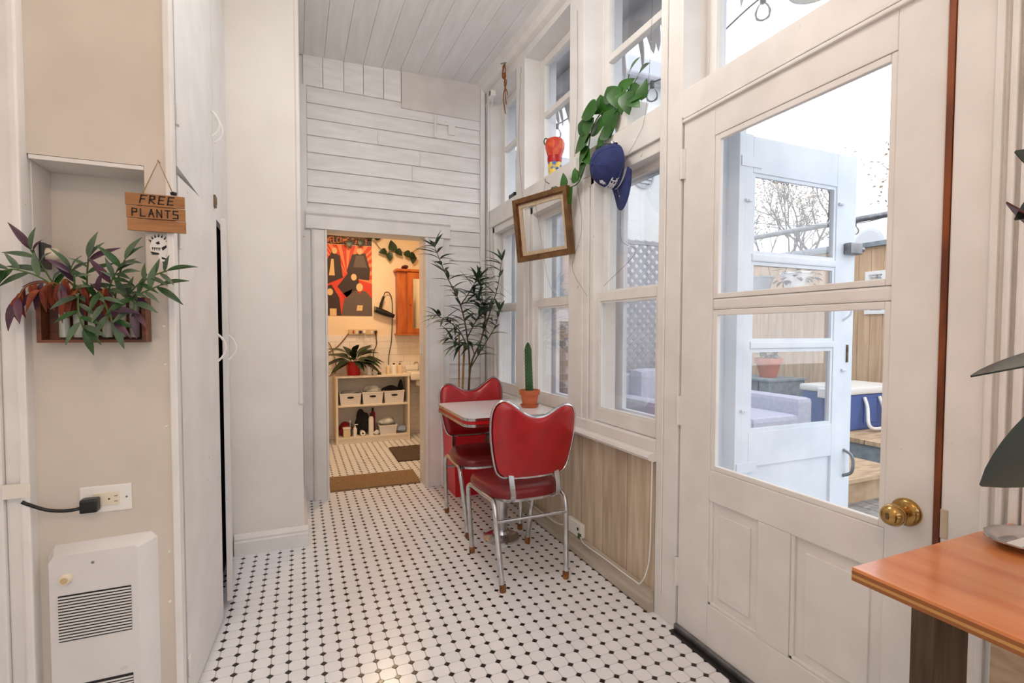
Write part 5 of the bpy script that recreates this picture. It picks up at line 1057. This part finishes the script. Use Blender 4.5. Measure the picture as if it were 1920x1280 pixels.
# lattice
la = thing('lattice_screen', 'grey diagonal lattice screen behind the outdoor sofa', 'lattice', (4.3, 5.2, GZ)); LX0, LX1, LZ0, LZ1 = 3.15, 5.1, GZ, 2.33
m = MB(); part('frame', frame4(m, lambda p, q, r, u: m.box(p, q, 5.18, 5.22, r, u, .004), LX0, LX1, LZ0, LZ1, .05, .05, .40, .05), 'lattice', la)
def slat(x0, z0, sgn):
    # clip a 45 degree line to the frame
    pts = []
    t0, t1 = 0, 9
    dx = sgn
    tx = ((LX1 if dx > 0 else LX0)-x0); t1 = min(t1, abs(tx), LZ1-z0)
    if t1 < .05: return
    y0 = 5.188 if sgn > 0 else 5.200; a = Vector((x0, 0, z0)); b = Vector((x0+dx*t1, 0, z0+t1)); q = Vector((-dx, 0, 1)).normalized()*.02*dx
    q = Vector((-(b-a).z, 0, (b-a).x)).normalized()*.021
    part('slat', MB().add([(p.x, yy, p.z) for yy in (y0, y0+.009) for p in (a+q, a-q, b-q, b+q)], [(0, 1, 2, 3), (4, 5, 6, 7), (0, 1, 5, 4), (1, 2, 6, 5), (2, 3, 7, 6), (3, 0, 4, 7)]), 'lattice', la)
k = LX0-2.6
while k < LX1:
    z0 = .22; x0 = k
    if x0 < LX0: z0 += LX0-x0; x0 = LX0
    if z0 < LZ1: slat(x0, z0, 1)
    k += .125
k = LX0
while k < LX1+2.6:
    z0 = .22; x0 = k
    if x0 > LX1: z0 += x0-LX1; x0 = LX1
    if z0 < LZ1: slat(x0, z0, -1)
    k += .125
# neighbours
nb = thing('neighbour_house', 'white neighbouring house wall with grey fascia and round vent', 'building', (5, 6.6, GZ)); part('wall', MB().box(2.95, 5.5, 6.2, 9, GZ-.02, 4.85), 'neighbour_white', nb); part('fascia', MB().box(2.9, 5.55, 6.05, 9.1, 4.85, 5.15, .02), 'fascia', nb); part('gutter', MB().cyl((2.9, 6.0, 4.84), (5.6, 6.0, 4.84), .05, n=10), 'lattice', nb)
v_ = part('vent', MB().lathe([(.20, 0), (.20, -.03), (.17, -.04)], (4.75, 6.2, 3.52), 24, 'y'), 'fascia', nb)
for k in range(5): part('vent_slat', MB().box(4.60, 4.90, 6.165, 6.195, 3.40+k*.055, 3.43+k*.055), 'fascia', v_)
gb = thing('grey_outbuilding', 'grey stucco outbuilding with low brick course and window', 'building', (2.2, 5.0, GZ)); part('wall', MB().box(1.64, 2.80, 4.65, 5.75, GZ-.02, 2.9), 'stucco_grey', gb); part('roof_slab', MB().box(1.63, 2.86, 4.60, 5.8, 2.9, 2.98), 'fascia', gb)
bm_ = MB().box(0, .20, -.012, 0, 0, .062, .003).mesh('brick', 'ext_brick'); z = .25; r = 0
while z < 1.2:
    x = 1.66+(.105 if r % 2 else 0)
    while x < 2.58: inst('brick', bm_, gb, Matrix.Translation((x, 4.65, z))); x += .21
    z += .072; r += 1
part('band', MB().box(1.64, 2.82, 4.62, 4.65, 1.30, 1.42), 'fascia', gb); part('ledge', MB().box(1.64, 2.82, 4.58, 4.65, .10, .24), 'roof_blue', gb)
# sofa
so = thing('outdoor_sofa', 'pale lilac-grey outdoor sofa seen through windows', 'sofa', (4.3, 4.5, GZ)); SX0, SX1 = 3.2, 5.02
part('base', MB().box(SX0+.05, SX1-.05, 3.65, 4.95, GZ+.03, .14, .03), 'sofa', so); part('seat_cushion', MB().box(SX0+.2, (SX0+SX1)/2+.05, 3.62, 4.6, .14, .33, .05), 'sofa', so); part('seat_cushion', MB().box((SX0+SX1)/2+.055, SX1-.2, 3.62, 4.6, .14, .33, .05), 'sofa', so)
part('arm', MB().box(SX1-.22, SX1, 3.62, 4.95, .10, .50, .05), 'sofa', so); part('arm', MB().box(SX0, SX0+.22, 3.62, 4.95, .10, .50, .05), 'sofa', so); part('backrest', MB().box(SX0, SX1, 4.62, 5.0, .12, .70, .07), 'sofa', so)
part('back_cushion', MB().box(SX0+.2, (SX0+SX1)/2+.05, 4.42, 4.68, .33, .78, .08), 'sofa', so); part('back_cushion', MB().box((SX0+SX1)/2+.055, SX1-.22, 4.42, 4.68, .33, .78, .08), 'sofa', so)
for x, y in ((SX0+.1, 3.72), (SX1-.1, 3.72), (SX0+.1, 4.88), (SX1-.1, 4.88)): part('foot', MB().cyl((x, y, GZ-.02), (x, y, GZ+.06), .025, n=8), 'black_plastic', so)
# cooler on pallet
pa = thing('wood_platform', 'low raw plank platform under the blue cooler', 'platform', (5.7, 3.6, GZ))
for k in range(8): part('plank', MB().box(5.06, 6.45, 2.75+k*.185, 2.75+k*.185+.175, .10, .145, .004), 'pallet', pa)
part('bearer', MB().box(5.08, 5.18, 2.76, 4.2, GZ-.02, .10).box(6.3, 6.4, 2.76, 4.2, GZ-.02, .10), 'stone', pa)
tag(part('plywood_step', MB().box(3.9, 4.75, 2.55, 3.15, .0, .03).box(3.95, 4.7, 2.6, 3.1, GZ-.01, .0), 'pallet'), 'raw plywood step below the cooler platform', 'step')
co = thing('cooler_box', 'blue picnic cooler with white lid and white swing handle', 'cooler', (5.75, 3.75, .145)); CX0, CX1, CY0, CY1 = 5.32, 6.25, 3.44, 3.98
part('body', MB().box(CX0, CX1, CY0, CY1, .145, .53, .03), 'cooler_blue', co); part('lid', MB().box(CX0-.02, CX1+.02, CY0-.02, CY1+.02, .53, .605, .025), 'white_plastic', co)
part('latch', MB().box(CX0-.045, CX0-.018, 3.66, 3.76, .47, .575, .01), 'white_plastic', co)
part('handle', MB().tube(curve_pts([(CX0+.22, CY0-.02, .50), (CX0+.21, CY0-.06, .40), (CX0+.17, CY0-.10, .24), (CX0+.22, CY0-.12, .185), (CX0+.42, CY0-.12, .18), (CX0+.50, CY0-.11, .20), (CX0+.48, CY0-.07, .36), (CX0+.47, CY0-.02, .50)], 5), .018, 8), 'white_plastic', co, 50)
part('side_recess', MB().box(CX0+.24, CX0+.45, CY0-.012, CY0, .22, .48, .01), 'cooler_blue', co)
# crate with terracotta pot, hanging planters
cr = thing('wood_crate', 'weathered slatted wooden crate beside the cooler', 'crate', (5.6, 4.7, GZ)); m = MB()
for k in range(4): part('slat', MB().box(5.30, 5.32, 4.42+k*.15, 4.42+k*.15+.12, .06, .58, .003), 'stone', cr)
part('top', MB().box(5.28, 5.95, 4.38, 5.02, .58, .605, .004), 'stone', cr); part('side', MB().box(5.30, 5.93, 4.40, 4.42, GZ-.02, .58).box(5.30, 5.93, 4.98, 5.0, GZ-.02, .58).box(5.91, 5.93, 4.4, 5.0, GZ-.02, .58), 'stone', cr)
tp = thing('terracotta_plant', 'small leafy plant in terracotta pot on the crate', 'potted plant', (5.62, 4.68, .605)); c0 = (5.62, 4.68, .605)
part('pot', MB().lathe([(0, 0), (.10, 0), (.145, .18), (.165, .18), (.17, .25), (.15, .25), (.14, .2), (0, .2)], c0, 24), 'terracotta', tp, 40); part('soil', MB().lathe([(.15, .22), (0, .23)], c0, 14), 'soil', tp); tl = leaf_mesh('leaf', .09, .05, 'leaf_olive', .3, .2, shape='oval'); rr = random.Random(8)
for k in range(14):
    a = rr.uniform(0, 2*PI); d = Vector((math.cos(a)*.7, math.sin(a)*.7, rr.uniform(.4, 1))); p0 = Vector(c0)+Vector((0, 0, .23)); p1 = p0+d*rr.uniform(.12, .28); part('stem', MB().tube([p0, p1], .004, 5), 'stem', tp)
    for q in range(4): inst('leaf', tl, tp, frame_mat(p0.lerp(p1, .4+.2*q), Vector((rr.uniform(-1, 1), rr.uniform(-1, 1), rr.uniform(-.2, .6))), (0, 0, 1), rr.uniform(.7, 1.1)))
def hanger(y, mat, label, flowers):
    X_ = 6.0; zb = 1.68; k_ = 1.33
    t = thing('hanging_planter', label, 'planter', (X_, y, zb)); part('pot', MB().lathe([(0, 0), (.08*k_, 0), (.14*k_, .20*k_), (.15*k_, .20*k_), (.15*k_, .215*k_), (.13*k_, .215*k_), (.12*k_, .18*k_), (0, .18*k_)], (X_, y, zb), 20), mat, t, 40)
    zt = 2.44+(y-1)*.0215-.037
    part('wire', MB().tube([(X_, y-.18, zb+.28), (X_, y, zt), (X_, y+.18, zb+.28)], .005, 5), 'wire', t)
    r_ = random.Random(int(y*100)); lf = leaf_mesh('leaf', .09, .065, 'leaf_burgundy' if flowers else 'leaf_olive', .3, .2, shape='oval')
    for k in range(70 if flowers else 10): a = r_.uniform(0, 2*PI); d = Vector((math.cos(a), math.sin(a), r_.uniform(-.6, .6))); inst('leaf', lf, t, frame_mat(Vector((X_, y, zb+.26))+d*r_.uniform(.08, .24), d, (0, 0, 1), r_.uniform(.7, 1.2)))
hanger(5.17, 'lattice', 'grey hanging planter on wires in the yard', False); hanger(4.60, 'white_plastic', 'pale hanging planter with dark red foliage in the yard', True)
for y_, lb in ((1.0, 'grey pipe post at the end away from the neighbouring house'), (7.45, 'grey pipe post beside the neighbouring house')): tag(part('pipe_post', MB().cyl((6.0, y_, GZ-.02), (6.0, y_, 2.40+(y_-1)*.0215), .035, n=10), 'grey_metal', None, 40), lb, 'post')
# far roof and tree
rf = thing('shed_roof', 'low blue-grey shed roof beyond the fence', 'roof', (10, 8, GZ)); part('wall', MB().box(9.9, 12, 6.4, 12, GZ-.02, 2.75), 'stucco_grey', rf); part('roof', MB().add([(9.6, 6.2, 2.74), (9.6, 12.2, 2.74), (12.2, 12.2, 3.12), (12.2, 6.2, 3.12), (9.6, 6.2, 2.86), (9.6, 12.2, 2.98), (12.2, 12.2, 3.25), (12.2, 6.2, 3.2)], [(0, 1, 2, 3), (4, 5, 6, 7), (0, 1, 5, 4), (1, 2, 6, 5), (2, 3, 7, 6), (3, 0, 4, 7)]), 'roof_blue', rf)
def tree(base, h, seed, label):
    t = thing('bare_tree', label, 'tree', base); r_ = random.Random(seed); wood = MB(); tw = MB(); lv = MB(); ends = []
    def grow(p, d, L, r, depth):
        q = p; pts = [p]; rad = [r]
        for i in range(4): d = (d+Vector((r_.uniform(-.18, .18), r_.uniform(-.18, .18), r_.uniform(-.05, .15)))).normalized(); q = q+d*L/4; pts.append(q); rad.append(r*(1-.12*(i+1)))
        (wood if depth < 3 else tw).tube(pts, r, 7 if depth < 2 else 4, radii=rad)
        if depth >= 5:
            for _ in range(9): ends.append(q+Vector((r_.uniform(-.3, .3), r_.uniform(-.3, .3), r_.uniform(-.3, .3))))
            return
        for k in range(3 if depth else 5):
            a = r_.uniform(0, 2*PI); sp2 = r_.uniform(.45, .95); o1 = d.orthogonal().normalized(); o2 = d.cross(o1); nd = (d+(o1*math.cos(a)+o2*math.sin(a))*sp2+Vector((0, 0, .12))).normalized()
            grow(pts[r_.choice((2, 3, 4)) if depth else r_.choice((3, 4))], nd, L*r_.uniform(.62, .82), r*.58, depth+1)
    grow(Vector(base), Vector((0, 0, 1)), h*.36, .14, 0)
    part('trunk', wood, 'bark', t, 60); o = part('twigs', tw, 'bark', t); o['kind'] = 'stuff'
    for e in ends:
        a = Vector((r_.uniform(-1, 1), r_.uniform(-1, 1), r_.uniform(-1, 1))).normalized()*.055; b = a.orthogonal().normalized()*.035; lv.add([e-a, e+b, e+a, e-b], [(0, 1, 2, 3)])
    o = part('dry_leaves', lv, 'leaf_dry', t); o['kind'] = 'stuff'
tree((14.0, 10.4, GZ-.1), 7.0, 3, 'bare tree with sparse dry brown leaves beyond the shed'); tree((14.5, 7.6, GZ-.1), 6.0, 9, 'smaller bare tree nearer the fan unit')
# eave roll with torn plastic, bulbs
er = thing('rolled_blind', 'rolled outdoor blind with torn translucent plastic under the eave', 'blind', (1.9, 2.8, 3.0)); part('roll', MB().cyl((1.92, 1.75, 3.02), (1.92, 3.9, 3.12), .07, n=18), 'tarp', er, 40); part('roll_end', MB().cyl((1.92, 3.55, 3.03), (1.92, 3.9, 3.045), .074, n=18), 'roll_purple', er, 40)
rr = random.Random(14); y = 1.8
while y < 3.8:
    w_ = rr.uniform(.04, .11); L_ = rr.uniform(.08, .34)*(1.0 if rr.random() < .8 else 1.5); m = MB(); P_ = []
    zt = 3.0+.045*(y-1.75); n = 7
    for i in range(n+1): f_ = i/n; P_.append((y+w_*.5-w_*.5*(1-f_)**.7*(1 if i < n else 0)-w_*.5*0, zt-L_*f_))
    pl2 = [(y+w_*.5+(w_*.5)*(1-f_)**.5, zt-L_*f_) for f_ in [i/n for i in range(n+1)]]+[(y+w_*.5-(w_*.5)*(1-f_)**.5, zt-L_*f_) for f_ in [i/n for i in range(n-1, -1, -1)]]
    xx = 1.90+rr.uniform(-.03, .05); m.prism(pl2, .003, lambda u, v, w: (xx+w+.02*math.sin(v*14), u, v)); part('torn_strip', m, 'tarp', er); y += w_*.85
def bulbs(ctrl, nb_, label):
    t = thing('bulb_string', label, 'string lights', ctrl[0], group='outdoor bulb strings'); pts = curve_pts(ctrl, 12); part('wire', MB().tube(pts, .005, 5), 'wire', t)
    for f_ in nb_:
        p = pts[int(f_*(len(pts)-1))]; b_ = part('bulb', MB().lathe([(.012, -.035), (.03, -.055), (.042, -.085), (.034, -.115), (0, -.13)], p, 16), 'bulb_glass', t, 60); part('socket', MB().lathe([(0, .01), (.015, .008), (.016, -.035), (0, -.036)], p, 12), 'wire', b_, 40)
bulbs([(2.3, 1.2, 3.06), (2.3, 1.7, 2.98), (2.3, 2.06, 2.98), (2.25, 2.5, 2.86), (2.2, 2.82, 2.87), (2.2, 3.5, 3.02), (2.2, 4.17, 3.09), (2.2, 4.6, 3.2)], (.27, .56, .85), 'string of clear bulbs outside the upper windows')
bulbs([(6.5, 2.2, 2.34), (5.85, 3.2, 2.42), (5.7, 3.67, 2.40), (5.5, 4.4, 2.5), (5.3, 5.1, 2.7)], (.5,), 'string with a clear bulb near the fence')
t = thing('hanging_lantern', 'white hanging lantern under the eave outside the transom', 'lantern', (2.3, 1.70, 2.78)); part('shade', MB().lathe([(.03, .12), (.10, .10), (.115, .02), (.115, 0), (.10, 0), (.095, .08)], (2.3, 1.70, 2.84), 20), 'white_plastic', t, 40); part('band', MB().lathe([(.117, .018), (.117, .06), (.11, .085)], (2.3, 1.70, 2.84), 20), 'lattice', t, 40); part('hook', MB().tube([(2.27, 1.70, 2.95), (2.3, 1.70, 3.06), (2.33, 1.70, 2.95)], .004, 6).cyl((2.3, 1.70, 3.05), (2.03, 1.70, 3.24), .004, n=6), 'wire', t)
for o in bpy.data.objects:
    if '_base' in o.keys(): del o['_base']
